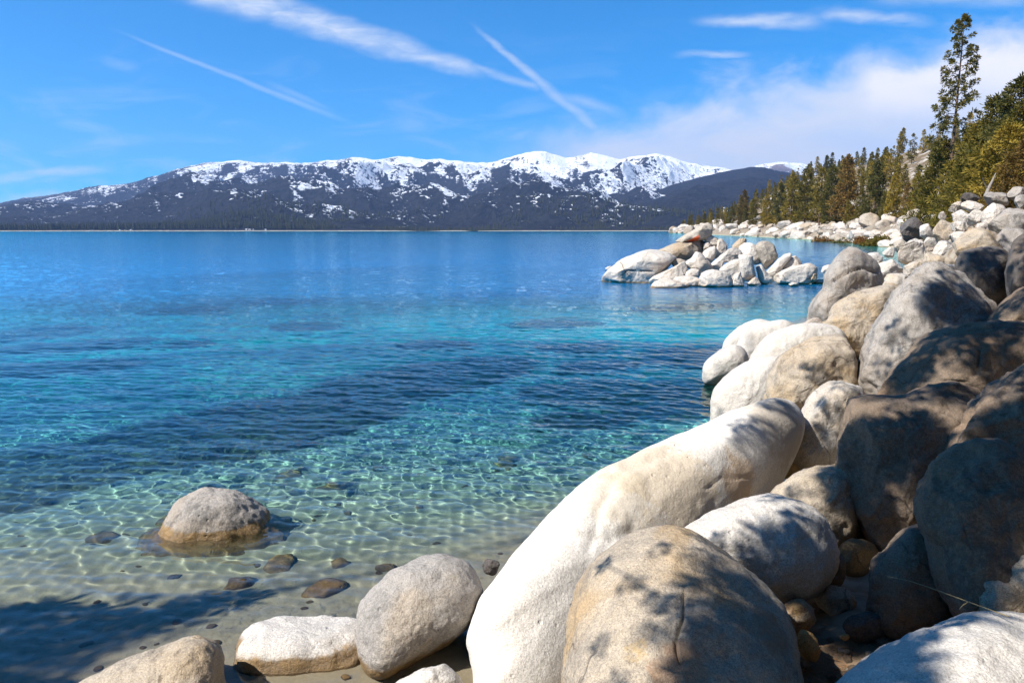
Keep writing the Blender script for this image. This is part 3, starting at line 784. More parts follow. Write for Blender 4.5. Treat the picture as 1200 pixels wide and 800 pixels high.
pr_ = []
for k in range(6):
    pr_.append(blob("small cobble on the sandy bed under the shallow water", (0, 0, 0), (1, 0.75, 0.45), 0, ["tan", "wet", "brown", "pale"][k % 4], e=(0.8, 0.8), facet=0.6, res=(28, 14), group="cobbles under the shallow water", name="cobble", cat="stone", seed=500 + k))
g = np.random.default_rng(61); n = 0
while n < 110:
    x, y = g.uniform(-8, 2.5), 5.9 + 8.5 * g.uniform(0, 1) ** 1.2
    dd_ = -float(shore_dist(np.array([x]), np.array([y]))[0])
    if dd_ < 0.15 or abs(x) > 0.72 * y: continue
    s_c = g.uniform(0.02, 0.06) * (1 + 0.9 * (g.random() < 0.2))
    o_ = pr_[n] if n < 6 else copy_tree(pr_[n % 6])
    o_.location = (x, y, float(ground(np.array([x]), np.array([y]))[0]) + 0.15 * s_c); o_.scale = (s_c, s_c, s_c); o_.rotation_euler = (g.uniform(-.2, .2), g.uniform(-.2, .2), g.uniform(0, 6.28))
    o_.cycles.is_caustics_receiver = True
    n += 1

# ------------------------------------------------------------------ water
wang = np.concatenate([np.linspace(R(-80), R(-41), 60, endpoint=False), np.linspace(R(-41), R(41), 900, endpoint=False), np.linspace(R(41), R(80), 60)])
wrad = np.concatenate([np.geomspace(4.2, 30.0, 640, endpoint=False), np.geomspace(30.0, 160, 170, endpoint=False), np.geomspace(160, 5200, 60)])
A_, R_ = np.meshgrid(wang, wrad)
wx, wy = R_ * np.sin(A_), R_ * np.cos(A_)
g = np.random.default_rng(21)
hz = np.zeros_like(wx)
WIND = R(-18.0)                                    # ripples run roughly along +Y
lam = np.geomspace(0.16, 2.6, 52)
for l in lam:
    th = math.pi / 2 + WIND + g.normal(0, 0.62)
    k = 2 * math.pi / l
    slope = 0.030 * (l / 0.35) ** (-0.7 if l > 0.35 else 0.0)
    amp = slope / k
    fade = sstep(l / 0.016, l / 0.006, R_ * 0 + R_) if False else np.clip(1.6 - R_ * 0.0085 / l, 0, 1)
    hz += amp * fade * np.sin(k * (math.cos(th) * wx + math.sin(th) * wy) + g.uniform(0, 6.28))
calm = 0.45 + 0.55 * sstep(0.2, 3.0, -shore_dist(wx, wy))
hz *= calm * (1 + 0.35 * perlin(p3(wx / 5.0, wy / 5.0, 7.0)))
wv = np.stack([wx, wy, hz], -1).reshape(-1, 3)
w_me = mesh_from("lake_water", wv, grid_faces(len(wrad), len(wang))[:, ::-1])
if w_me.polygons[0].normal.z < 0: w_me.flip_normals()
_dep = -ground_raw(wx, wy)[0]
_f = sstep(4.6, 9.2, _dep) * 0.92
att = w_me.attributes.new("deep_water", "FLOAT", "POINT"); att.data.foreach_set("value", _f.ravel().astype(np.float32))
m = new_mat("lake_water"); nt = NT(m.node_tree)
P = nt.n("ShaderNodeNewGeometry").outputs["Position"]
Ps = nt.n("ShaderNodeMapping", {"Vector": P, "Scale": (0.55, 1.0, 1.0), "Rotation": (0, 0, WIND)}).outputs[0]
hh = nt.math("MULTIPLY_ADD", nt.noise(Ps, 0.9, 4, 0.65), 0.11, nt.math("MULTIPLY", nt.noise(Ps, 0.23, 2, 0.5), 0.07))
px_ = nt.sep(P)
dist = nt.n("ShaderNodeVectorMath", {0: P, 1: (0, 0, 0)}, operation="DISTANCE").outputs["Value"]
bst = nt.step(dist, 14.0, 45.0)
bp = nt.n("ShaderNodeBump", {"Strength": bst, "Distance": 1.0, "Height": hh})
WATER_BUMP = bp
gl = nt.n("ShaderNodeBsdfGlass", {"Color": (1, 1, 1, 1), "Roughness": 0.0, "IOR": 1.333, "Normal": bp.outputs[0]})
dm = nt.n("ShaderNodeAttribute", None, attribute_name="deep_water").outputs["Fac"]
body = nt.n("ShaderNodeBsdfPrincipled", {"Base Color": (0.003, 0.165, 0.43, 1), "Roughness": 0.06, "IOR": 1.333, "Normal": bp.outputs[0]})
mxs = nt.n("ShaderNodeMixShader", {0: dm, 1: gl.outputs[0], 2: body.outputs[0]})
out(nt, mxs.outputs[0])
water_o = tag(link("lake_water", w_me, m), kind="structure")
water_o.cycles.is_caustics_caster = True
ground_o.cycles.is_caustics_receiver = True
for o, c, size, zl in ROCKS:
    if zl < 0.1: o.cycles.is_caustics_receiver = True
# ------------------------------------------------------------------ trees and shrubs
def foliage(name, c0, c1, trans=0.25):
    m = new_mat(name); nt = NT(m.node_tree)
    tc = nt.n("ShaderNodeTexCoord").outputs["Object"]
    rnd = nt.n("ShaderNodeObjectInfo").outputs["Random"]
    n = nt.noise(tc, 0.8, 3, 0.6); n2 = nt.noise(tc, 7.0, 2, 0.6)
    f = nt.math("ADD", nt.math("MULTIPLY_ADD", n, 0.9, nt.math("MULTIPLY", n2, 0.5)), nt.math("MULTIPLY_ADD", rnd, 0.5, -0.45))
    c = nt.mix(nt.step(f, 0.25, 0.85), c0, c1)
    d = nt.n("ShaderNodeBsdfPrincipled", {"Base Color": c, "Roughness": 0.7})
    d.inputs["Specular IOR Level"].default_value = 0.2
    t = nt.n("ShaderNodeBsdfTranslucent", {"Color": c})
    mx = nt.n("ShaderNodeMixShader", {0: trans, 1: d.outputs[0], 2: t.outputs[0]})
    out(nt, mx.outputs[0]); return m


def bark(name, c0, c1):
    m = new_mat(name); nt = NT(m.node_tree)
    tc = nt.n("ShaderNodeTexCoord").outputs["Object"]
    v = nt.n("ShaderNodeMapping", {"Vector": tc, "Scale": (6, 6, 1.2)}).outputs[0]
    n = nt.noise(v, 2.0, 4, 0.65)
    c = nt.mix(n, c0, c1)
    bp = nt.n("ShaderNodeBump", {"Strength": 1.0, "Distance": 0.05, "Height": n})
    b = nt.n("ShaderNodeBsdfPrincipled", {"Base Color": c, "Roughness": 0.95, "Normal": bp.outputs[0]})
    out(nt, b.outputs[0]); return m


M_DARKPINE = foliage("dark_pine_needles", (0.055, 0.056, 0.014), (0.16, 0.125, 0.022))
M_GOLDPINE = foliage("golden_pine_needles", (0.105, 0.085, 0.013), (0.30, 0.205, 0.028))
M_BROWNPINE = foliage("brownish_pine_needles", (0.10, 0.066, 0.016), (0.20, 0.115, 0.026))
M_SHRUB = foliage("olive_shrub_leaves", (0.07, 0.066, 0.012), (0.17, 0.115, 0.016))
M_RUSSET = foliage("russet_shrub_leaves", (0.12, 0.062, 0.016), (0.24, 0.11, 0.024))
M_FAR = foliage("distant_conifers", (0.024, 0.030, 0.016), (0.050, 0.050, 0.018))
M_BARK = bark("pine_bark", (0.055, 0.035, 0.024), (0.17, 0.10, 0.06))
M_DEAD = bark("dead_wood", (0.14, 0.115, 0.095), (0.28, 0.24, 0.20))


def tube(p, r, sides=7):
    """tube along a polyline: returns verts, quads"""
    p = np.asarray(p, float); r = np.broadcast_to(np.asarray(r, float), (len(p),))
    t = np.gradient(p, axis=0); t /= np.linalg.norm(t, axis=1)[:, None] + 1e-9
    ref = np.where(np.abs(t[:, 2:3]) > 0.9, np.array([[1.0, 0, 0]]), np.array([[0, 0, 1.0]]))
    a = np.cross(t, ref); a /= np.linalg.norm(a, axis=1)[:, None] + 1e-9
    b = np.cross(t, a)
    th = np.linspace(0, 2 * math.pi, sides, endpoint=False)
    v = p[:, None] + r[:, None, None] * (np.cos(th)[None, :, None] * a[:, None] + np.sin(th)[None, :, None] * b[:, None])
    return v.reshape(-1, 3), grid_faces(len(p), sides, wrap=True)


class Acc:
    def __init__(self): self.v = []; self.f = []; self.n = 0
    def add(self, v, f):
        self.v.append(v); self.f.append(np.asarray(f) + self.n); self.n += len(v)
    def mesh(self, name, smooth=True):
        byk = {}
        for f in self.f: byk.setdefault(f.shape[1], []).append(f)
        return mesh_from(name, np.concatenate(self.v), [np.concatenate(k) for k in byk.values()], smooth)


def blades(g, centres, radii, n, length, width, up=0.25, outd=None):
    """needle tufts: n narrow blades round each centre"""
    k = len(centres)
    d = g.normal(size=(k, n, 3)); d[..., 2] += up
    if outd is not None: d += 0.8 * outd[:, None, :]
    d /= np.linalg.norm(d, axis=-1, keepdims=True)
    root = centres[:, None, :] + d * radii[:, None, None] * (g.uniform(0.05, 0.75, (k, n, 1)) ** 0.8)
    L = length * g.uniform(0.6, 1.25, (k, n, 1)) * (radii / radii.mean())[:, None, None]
    s = np.cross(d, g.normal(size=(k, n, 3))); s /= np.linalg.norm(s, axis=-1, keepdims=True) + 1e-9
    W = width * g.uniform(0.7, 1.3, (k, n, 1))
    tip = root + d * L
    mid = root + d * L * 0.55
    v = np.stack([root, mid + s * W, tip, mid - s * W], 2).reshape(-1, 3)
    f = np.arange(len(v)).reshape(-1, 4)
    return v, f


def pine(seed, H, base, rmax, nlimb, tuft=0.55, nb=40, top_pow=0.75, droop=-0.1, trunk_r=None, gap=0.0, bl=0.42, bw=0.05, per=4, lean=0.0):
    """trunk mesh (with limbs) and crown mesh of one pine; local origin at the foot"""
    g = np.random.default_rng(seed)
    tr = Acc(); cr = Acc()
    tr_r = trunk_r or H * 0.014
    zz = np.linspace(-0.6, H, 14)
    off = np.stack([0.006 * H * np.sin(zz / H * 3 + seed) * (zz / H) + lean * zz, 0.006 * H * np.cos(zz / H * 2.3 + seed * 2) * (zz / H), zz], -1)
    tr.add(*tube(off, tr_r * np.clip(1.04 - zz / H, 0.03, 1.2) ** 0.8, 9))
    ctr = []; rad = []; od = []
    for i in range(nlimb):
        u = (i + g.uniform(0, 0.9)) / nlimb
        z = base + (H * 0.985 - base) * u
        R0 = rmax * (1 - u) ** top_pow * g.uniform(0.55, 1.1) + 0.25
        if u < 0.12: R0 *= g.uniform(0.4, 1.0)
        if g.random() < gap: continue
        az = i * 2.399 + g.uniform(-0.5, 0.5)
        p0 = np.array([np.interp(z, zz, off[:, 0]), np.interp(z, zz, off[:, 1]), z])
        dz = R0 * (droop + 0.55 * u + g.uniform(-0.12, 0.15))
        tt = np.linspace(0, 1, 5)[:, None]
        dirv = np.array([math.cos(az), math.sin(az), 0.0])
        p = p0 + dirv * R0 * tt + np.array([0, 0, 1.0]) * (dz * tt + 0.22 * R0 * tt ** 2.2)
        tr.add(*tube(p, np.linspace(tr_r * 0.26 * (1 - 0.7 * u), 0.012, 5), 5))
        m = max(2, int(per * (0.5 + R0 / rmax)))
        for q in range(m):
            s = 1 - (q / m) ** 1.0 * 0.68
            c = p0 + dirv * R0 * s + np.array([0, 0, 1.0]) * (dz * s + 0.22 * R0 * s ** 2.2)
            side = np.array([-dirv[1], dirv[0], 0.0]) * g.normal(0, 0.20 * R0 * s if q else 0.05)
            c = c + side + np.array([0, 0, g.normal(0.05, 0.10) * R0 * 0.5])
            ctr.append(c); rad.append(tuft * g.uniform(0.65, 1.2) * (1 - 0.35 * u)); od.append(dirv * 0.6 + np.array([0, 0, 0.3]))
    for q in range(5):
        ctr.append(off[-1] + np.array([0, 0, -0.25 * q * tuft])); rad.append(tuft * 0.6); od.append(np.array([0, 0, 1.0]))
    cr.add(*blades(g, np.array(ctr), np.array(rad), nb, bl, bw, 0.3, np.array(od)))
    return tr.mesh("trunk"), cr.mesh("crown", False)


def add_tree(name, meshes, mats, loc, label, cat="tree", group=None, scale=1.0, rz=0.0, parts=("trunk", "crown")):
    e = empty(name, loc, rz); e.scale = (scale, scale, scale)
    tag(e, label, cat, group)
    for pn, me, mt in zip(parts, meshes, mats):
        link(pn, me, mt, parent=e)
    return e


def gz_at(x, y): return float(ground(np.array([float(x)]), np.array([float(y)]))[0])


def foot(px, t, py=200):
    """world x, y at forward distance t on the line of sight through a photo point"""
    q = at(px, py, t)
    return float(q[0]), float(q[1])


GT = "pines of the right bank and headland"
# the landmark pine
x, y = foot(1120, 108, 130); z0 = gz_at(x, y) - 0.3
ztop = CAM[2] + 108 * (SP * -1 - (24 - 400) / F * CP)
H = ztop - z0
tall = pine(11, H, H * 0.33, 4.0, 84, tuft=0.55, nb=64, top_pow=0.58, droop=-0.12, trunk_r=0.34, gap=0.17, bl=0.40, bw=0.07, per=3)
add_tree("pine_tree", tall, (M_BARK, M_DARKPINE), (x, y, z0), "tallest pine with open tiers of dark tufts rising against the clouds", group=GT)

GROVE = [  # px, t, top y, kind, label
    (1165, 96, 118, "gold", "dense golden green pine just right of the tallest pine"),
    (1188, 88, 97, "dark", "open topped darker pine sticking up near the right edge"),
    (1212, 84, 108, "gold", "golden pine cut off by the right edge of the grove"),
    (1143, 100, 146, "gold", "shorter golden pine touching the tallest pine's trunk on the right"),
    (1103, 112, 166, "gold", "short bushy golden pine left of the tallest pine's trunk"),
    (1178, 76, 150, "gold", "broad low golden pine in front of the right hand grove"),
    (1203, 70, 165, "brown", "brownish low pine at the right edge above the rocks"),
    (1152, 82, 172, "gold", "small golden pine in front of the grove's middle"),
    (1130, 92, 188, "gold", "small dense pine at the foot of the tallest pine"),
    (1088, 150, 196, "gold", "golden pine standing farther left of the grove"),
    (1075, 165, 203, "gold", "golden pine second to the left of the grove"),
    (1064, 175, 216, "brown", "brownish small pine between the slim and golden pines"),
    (1048, 205, 205, "gold", "slim golden pine beside the channel's end"),
    (1027, 225, 191, "dark", "dark layered pine standing before the rocky hill"),
    (992, 262, 184, "brown", "tall brownish pine with a full crown on the headland"),
    (962, 300, 199, "gold", "full golden green pine left of the tall brownish one"),
    (975, 330, 196, "dark", "dark pine just behind the tall brownish one on the headland"),
    (945, 330, 198, "gold", "pointed golden green pine in the headland's thick clump"),
    (928, 350, 205, "gold", "pointed pine on the left side of the headland's thick clump"),
    (915, 380, 216, "dark", "dark pine left of the headland's thick clump"),
    (899, 410, 228, "gold", "short golden pine on the headland's low left part"),
    (883, 440, 233, "gold", "small golden pine near the headland's left end"),
    (872, 470, 224, "brown", "lone brownish pine near the headland's left end"),
    (858, 520, 242, "gold", "last small golden pine toward the headland's tip"),
    (1010, 250, 222, "gold", "small golden pine between brownish and dark layered pines"),
    (1038, 215, 224, "dark", "small dark pine under the dark layered pine"),
]
KIND = {"gold": M_GOLDPINE, "dark": M_DARKPINE, "brown": M_BROWNPINE}
LOD = {}
for k in range(4):
    LOD["hi%d" % k] = pine(40 + k, 15.0, 1.6 + 0.5 * k, 3.9, 78, tuft=0.72, nb=38, top_pow=0.72, droop=-0.15, bl=0.45, bw=0.055, per=5, gap=0.05)
for k in range(4):
    LOD["mid%d" % k] = pine(60 + k, 20.0, 2.0, 4.2, 58, tuft=1.0, nb=26, top_pow=0.62, gap=0.15, droop=-0.2, bl=0.8, bw=0.13, per=4)
for k in range(5):
    LOD["low%d" % k] = pine(80 + k, 20.0, 2.2, 3.2, 34, tuft=1.2, nb=12, top_pow=0.65, gap=0.12, droop=-0.2, bl=1.2, bw=0.28, per=3)
for k, (px_, t, ty, kind, lab) in enumerate(GROVE):
    while t > 120 and float(shore_dist(*[np.array([q]) for q in foot(px_, t)])[0]) < 15: t += 6
    x, y = foot(px_, t, (ty + 250) / 2); z0 = gz_at(x, y) - 0.3
    zt = CAM[2] + t * (-SP - (ty - 400) / F * CP)
    key = ("hi%d" if t < 190 else "mid%d") % (k % 4)
    h0 = 15.0 if t < 190 else 20.0
    e = add_tree("pine_tree", [me.copy() for me in LOD[key]], (M_BARK, KIND[kind]), (x, y, z0), lab, group=GT, scale=max(zt - z0, 4) / h0, rz=k * 1.3)
    s = max(zt - z0, 4) / h0
    wid = 1.0 if t > 190 else min(1.35, 1.25 / s ** 0.5)
    e.scale = (s * wid, s * wid, s)

# pines scattered over the headland's slopes
GH = "pines scattered over the headland's hill"
protos = []
for k in range(5):
    for mt in (M_DARKPINE, M_GOLDPINE, M_GOLDPINE):
        a, b = LOD["low%d" % k]
        e = add_tree("hill_pine", [a.copy(), b.copy()], (M_BARK, mt), (0, 0, 0), "conifer among many on the slope of the headland's hill", group=GH)
        protos.append(e)
g = np.random.default_rng(77)
placed = 0; tries = 0; used = []
xs = g.uniform(60, 480, 9000); ys = g.uniform(170, 1250, 9000)
dd = shore_dist(xs, ys); zz = ground(xs, ys); ppx, ppy = to_px(p3(xs, ys, zz + 9))
den = fbm(p3(xs / 70, ys / 70, 3.3), 3)
for i in range(9000):
    if placed >= 285: break
    if dd[i] < 12 or (dd[i] < 34 and ys[i] < 700 and g.random() < 0.8) or ppx[i] > 1140 or ppx[i] < 770: continue
    if dd[i] > 190: continue
    if den[i] < -0.05 and g.random() < 0.85: continue
    if ys[i] < 260 and g.random() < 0.75: continue
    if any((xs[i] - u) ** 2 + (ys[i] - v_) ** 2 < 36 for u, v_ in used): continue
    used.append((xs[i], ys[i]))
    e = protos[placed % len(protos)] if placed < len(protos) else copy_tree(protos[placed % len(protos)])
    s = g.uniform(0.45, 1.05) * (1.0 if ys[i] > 300 else 0.7)
    e.location = (xs[i], ys[i], zz[i] - 0.3); e.scale = (s, s, s); e.rotation_euler = (0, 0, g.uniform(0, 6.28))
    placed += 1

# ------------------------------------------------------------------ shrubs
def shrub(seed, n=150, nb=26):
    g = np.random.default_rng(seed)
    c = g.normal(size=(n, 3)); c /= np.linalg.norm(c, axis=1)[:, None]
    c[:, 2] = np.abs(c[:, 2]) * 0.9
    c *= g.uniform(0.55, 1.0, (n, 1)) * (1 + 0.35 * perlin(c * 2.0 + seed))[:, None]
    c *= np.array([1.0, 1.0, 0.75])
    a = Acc(); a.add(*blades(g, c, np.full(n, 0.17), nb, 0.14, 0.035, 0.3))
    st = Acc()
    for q in range(9):
        d = c[g.integers(n)]
        st.add(*tube(np.stack([np.array([0, 0, -0.3]), d * 0.45 + np.array([0, 0, -0.05]), d * 0.95]), [0.04, 0.03, 0.012], 5))
    return st.mesh("stem"), a.mesh("foliage", False)

SH = [shrub(5 + k) for k in range(4)]
def add_shrub(x, y, r, mt, label, group, k, zs=1.0):
    z = gz_at(x, y)
    e = add_tree("shrub", [me.copy() for me in SH[k % 4]], (M_BARK, mt), (x, y, z - 0.05 * r), label, "shrub", group, r, k * 1.1, ("stem", "foliage"))
    e.scale = (r, r, r * zs)
    return e
BUSH = [(1082, 252, 90, 16, "sh", "olive shrub above the dark pointed boulder"), (1095, 246, 84, 15, "ru", "orange tinged shrub left of the tallest pine's foot"), (1108, 238, 80, 14, "sh", "golden shrub at the foot of the tallest pine"),
        (1106, 258, 74, 11, "sh", "green shrub spilling among the pale rocks of the bank"), (1078, 262, 96, 10, "ru", "russet shrub right beside the dark pointed boulder"), (1142, 222, 72, 14, "ru", "russet shrub under the golden grove"),
        (1165, 216, 66, 18, "sh", "wide olive shrub under the golden grove"), (1192, 212, 62, 20, "sh", "olive shrub at the right edge above the grey dome"), (1125, 226, 78, 11, "ru", "orange shrub by the tallest pine's trunk"),
        (1062, 258, 130, 14, "sh", "olive shrub by the slim golden pine"), (1035, 258, 190, 20, "sh", "dark olive thicket under the dark layered pine"), (1015, 262, 220, 14, "ru", "russet shrub on the sandy slope above the shore rocks"),
        (990, 262, 240, 18, "sh", "olive shrub under the tall brownish pine"), (968, 258, 270, 20, "ru", "large russet shrub on the headland beside the thick clump"), (1005, 272, 215, 12, "ru", "brown shrub just above the shore rocks of the headland")]
for k, (px_, py_, t, rp, kind, lab) in enumerate(BUSH):
    x, y = foot(px_, t, py_); add_shrub(x, y, rp * t / F, M_SHRUB if kind == "sh" else M_RUSSET, lab, "shrubs with their own place on the bank", k)
g = np.random.default_rng(5)
pr = []
for k in range(6):
    pr.append(add_shrub(100, 200, 2.0, [M_SHRUB, M_SHRUB, M_RUSSET][k % 3], "low shrub in the belt between the headland's shore rocks and pines", "shrubs behind the headland's shore rocks", k))
n = 0
seg = SHORE[22:32]
for i in range(150):
    u = g.uniform(0, 1) ** 1.0; k = int(u * (len(seg) - 1)); f_ = u * (len(seg) - 1) - k
    p = seg[k] * (1 - f_) + seg[k + 1] * f_
    x = p[0] + g.uniform(15, 34) * (1 + p[1] / 500); y = p[1] + g.uniform(-8, 8)
    if shore_dist(np.array([x]), np.array([y]))[0] < 11: continue
    e = pr[n] if n < len(pr) else copy_tree(pr[n % len(pr)])
    s = g.uniform(1.4, 3.2) * (1 + p[1] / 700)
    e.location = (x, y, gz_at(x, y) - 0.2); e.scale = (s, s, s * g.uniform(0.6, 0.95)); e.rotation_euler = (0, 0, g.uniform(0, 6.28))
    n += 1

# ------------------------------------------------------------------ boulders along the headland's shore
GS = "pale boulders along the headland's shore"
pr = []
for k in range(10):
    pr.append(blob("pale boulder in the rocky rim of the headland's shore", (0, 0, 0), (1.0, 0.8, 0.62), 0, ["farwhite", "farwhite", "far"][k % 3], e=(0.7, 0.7), facet=1.0, res=(40, 20), group=GS, name="shore_boulder", seed=300 + k))
g = np.random.default_rng(9); n = 0
for i in range(2000):
    if n >= 290: break
    u = g.uniform(0, 1) ** 1.25; k = int(u * (len(seg) - 1)); f_ = u * (len(seg) - 1) - k
    p = seg[k] * (1 - f_) + seg[k + 1] * f_
    o_ = g.uniform(0, 1) ** 1.3 * 15 * (1 + p[1] / 900)
    x = p[0] + o_ - 0.6; y = p[1] + g.uniform(-6, 6)
    d_ = shore_dist(np.array([x]), np.array([y]))[0]
    if d_ < -1.0: continue
    s = g.uniform(0.7, 2.0) * (0.8 + p[1] / 420) * (1.0 if g.random() < 0.8 else 1.5)
    z = gz_at(x, y)
    e = pr[n] if n < len(pr) else copy_tree(pr[n % len(pr)])
    e.location = (x, y, max(z, -0.3) + 0.25 * s); e.scale = (s * g.uniform(0.8, 1.4), s, s * g.uniform(0.7, 1.15)); e.rotation_euler = (g.uniform(-0.4, 0.4), g.uniform(-0.4, 0.4), g.uniform(0, 6.28))
    n += 1
# rocks strewn over the bank between the traced ones
GB = "rubble stones strewn over the right bank"
pr = []
for k in range(8):
    pr.append(blob("pale stone of the rubble between the larger rocks of the right bank", (0, 0, 0), (1.0, 0.8, 0.62), 0, ["farwhite", "pale", "tan"][k % 3], e=(0.7, 0.7), facet=1.0, res=(40, 20), group=GB, name="bank_stone", seed=340 + k))
n = 0
for i in range(4000):
    if n >= 170: break
    y = g.uniform(13, 120); x = np.interp(y, SHORE[10:24, 1], SHORE[10:24, 0]) + g.uniform(0.5, 17) * (0.5 + y / 90)
    z = gz_at(x, y)
    s = g.uniform(0.18, 0.5) * (0.6 + y / 45)
    qx, qy = to_px(np.array([x, y, z + 0.5 * s]))
    if qx > 1230: continue
    e = pr[n] if n < len(pr) else copy_tree(pr[n % len(pr)])
    e.location = (x, y, z + 0.15 * s); e.scale = (s * g.uniform(0.8, 1.4), s, s * g.uniform(0.7, 1.15)); e.rotation_euler = (g.uniform(-0.5, 0.5), g.uniform(-0.5, 0.5), g.uniform(0, 6.28))
    n += 1

# bleached dead trunk leaning in front of the grove
x, y = foot(1160, 52); z0 = gz_at(x, y)
pts = [at(1155, 232, 52), at(1158, 222, 52.3), at(1163, 212, 52.6), at(1167, 203, 53)]
acc = Acc(); acc.add(*tube(np.array(pts) - pts[0], [0.16, 0.12, 0.08, 0.03], 9))
acc.add(*tube(np.stack([pts[1], at(1153, 214, 52.2), at(1151, 208, 52.0)]) - pts[0], [0.05, 0.035, 0.015], 6))
tag(link("dead_trunk", acc.mesh("dead_trunk"), M_DEAD, pts[0]), "bleached dead trunk leaning beside the grey dome", "dead tree")

# dry grass stalk lying over the bottom right boulders
pts = at(np.array([1182, 1160, 1130, 1095, 1065, 1040]), np.array([722, 714, 703, 690, 680, 675]), np.array([4.45, 4.6, 4.8, 5.0, 5.15, 5.3]))
acc = Acc(); acc.add(*tube(pts - pts[0], np.linspace(0.0038, 0.0014, 6), 5))
p2 = at(np.array([1134, 1128, 1124]), np.array([705, 709, 714]), np.array([4.77, 4.75, 4.75]))
acc.add(*tube(p2 - pts[0], [0.0045, 0.004, 0.002], 5))
mg = new_mat("dry_grass"); nt = NT(mg.node_tree); bb = nt.n("ShaderNodeBsdfPrincipled", {"Base Color": (0.26, 0.19, 0.085, 1), "Roughness": 0.7}); out(nt, bb.outputs[0])
tag(link("grass_stalk", acc.mesh("grass_stalk"), mg, pts[0]), "long dry straw coloured grass stalk lying across the bottom right boulders", "grass stalk")

# unseen pines added behind and right of the photographer to block sky light
pr = []
for k, (x, y, s, rz) in enumerate([(5.2, -2.2, 1.15, 0), (10.5, -1.5, 1.3, 1), (14.5, 3.5, 1.2, 2), (8.0, -7.0, 1.4, 3), (1.5, -7.5, 1.3, 4), (15.5, -6.0, 1.5, 5), (21.0, 8.0, 1.3, 2.4), (-3.5, -11.0, 1.3, 1.2), (4.0, -14.0, 1.5, 0.4), (12.0, -14.0, 1.5, 2.2), (22.0, -1.0, 1.5, 1.7), (27.0, 14.0, 1.2, 1.7)]):
    e = copy_tree(pr[k % 4]) if k >= 4 else add_tree("pine_tree", [me.copy() for me in LOD["hi%d" % k]], (M_BARK, M_DARKPINE), (0, 0, 0), "unseen dark pine added behind the photographer to block sky light", group="unseen pines added to block sky light")
    if k < 4: pr.append(e)
    e.location = (x, y, gz_at(x, y) - 0.2); e.scale = (s * 1.15, s * 1.15, s); e.rotation_euler = (0, 0, rz)

# litter of needles, twigs and grit on the sand between the boulders
g = np.random.default_rng(44)
acc = Acc()
n = 0
for i in range(900):
    px_, py_ = g.uniform(930, 1075), g.uniform(690, 830)
    t = g.uniform(5.2, 7.0); q = at(px_, py_, t)
    z = gz_at(q[0], q[1])
    L = g.uniform(0.03, 0.11) if i % 14 else g.uniform(0.12, 0.3)
    a_ = g.uniform(0, 6.28); d = np.array([math.cos(a_), math.sin(a_), g.uniform(-0.05, 0.12)]) * L / 2
    c = np.array([q[0], q[1], z + 0.008])
    acc.add(*tube(np.stack([c - d, c + d * 0.2 + np.array([0, 0, 0.004]), c + d]), 0.0016 if i % 14 else 0.004, 4))
md = new_mat("dry_needles"); nt = NT(md.node_tree); bb = nt.n("ShaderNodeBsdfPrincipled", {"Base Color": (0.24, 0.12, 0.05, 1), "Roughness": 0.8}); out(nt, bb.outputs[0])
tag(link("needle_litter", acc.mesh("needle_litter"), md), "brown needle litter on the sand between the boulders", "litter", kind="stuff")
pr = []
for k in range(6):
    pr.append(blob("small pebble on the sand between the boulders", (0, 0, 0), (1, 0.8, 0.6), 0, ["tan", "brown", "pale"][k % 3], e=(0.8, 0.8), facet=0.7, res=(24, 12), group="pebbles on the sand between the boulders", name="pebble", cat="pebble", seed=400 + k))
for i in range(90):
    px_, py_ = g.uniform(925, 1070), g.uniform(690, 830)
    q = at(px_, py_, g.uniform(5.2, 7.0)); s = g.uniform(0.012, 0.05) * (1.6 if i % 7 == 0 else 1)
    e = pr[i] if i < 6 else copy_tree(pr[i % 6])
    e.location = (q[0], q[1], gz_at(q[0], q[1]) + 0.3 * s); e.scale = (s, s, s); e.rotation_euler = (g.uniform(-.3, .3), g.uniform(-.3, .3), g.uniform(0, 6.28))

# pines and boulders carrying on along the bank to the right of the view
g = np.random.default_rng(15); n = 0
for i in range(900):
    if n >= 44: break
    x, y = g.uniform(14, 120), g.uniform(9, 120)
    qx, qy = to_px(np.array([x, y, gz_at(x, y) + 6]))
    d_ = float(shore_dist(np.array([x]), np.array([y]))[0])
    if qx < 1330 or d_ < 14: continue
    k = n % 8
    if k < 4 and n < 8: e = add_tree("pine_tree", [me.copy() for me in LOD["mid%d" % k]], (M_BARK, M_GOLDPINE if k % 2 else M_DARKPINE), (0, 0, 0), "pine of the wood covering the bank to the right", group="pines of the wood on the right bank"); BW = globals().setdefault("BW_", []); BW.append(e)
    else: e = copy_tree(BW_[n % len(BW_)])
    s_ = g.uniform(0.4, 0.85); e.location = (x, y, gz_at(x, y) - 0.3); e.scale = (s_ * 1.1, s_ * 1.1, s_); e.rotation_euler = (0, 0, g.uniform(0, 6.28)); n += 1
n = 0
srcs = [o for o in bpy.data.objects if o.get("group") == GB][:8]
for i in range(900):
    if n >= 60: break
    x, y = g.uniform(7, 60), g.uniform(3, 70)
    z = gz_at(x, y); qx, qy = to_px(np.array([x, y, z + 1.5]))
    if qx < 1260 or float(shore_dist(np.array([x]), np.array([y]))[0]) < 3: continue
    e = copy_tree(srcs[n % 8]); s_ = g.uniform(0.4, 1.5); e.scale = (s_ * 1.2, s_, s_ * 0.9); e.location = (x, y, z + 0.15 * s_); e.rotation_euler = (g.uniform(-.4, .4), g.uniform(-.4, .4), g.uniform(0, 6.28)); n += 1
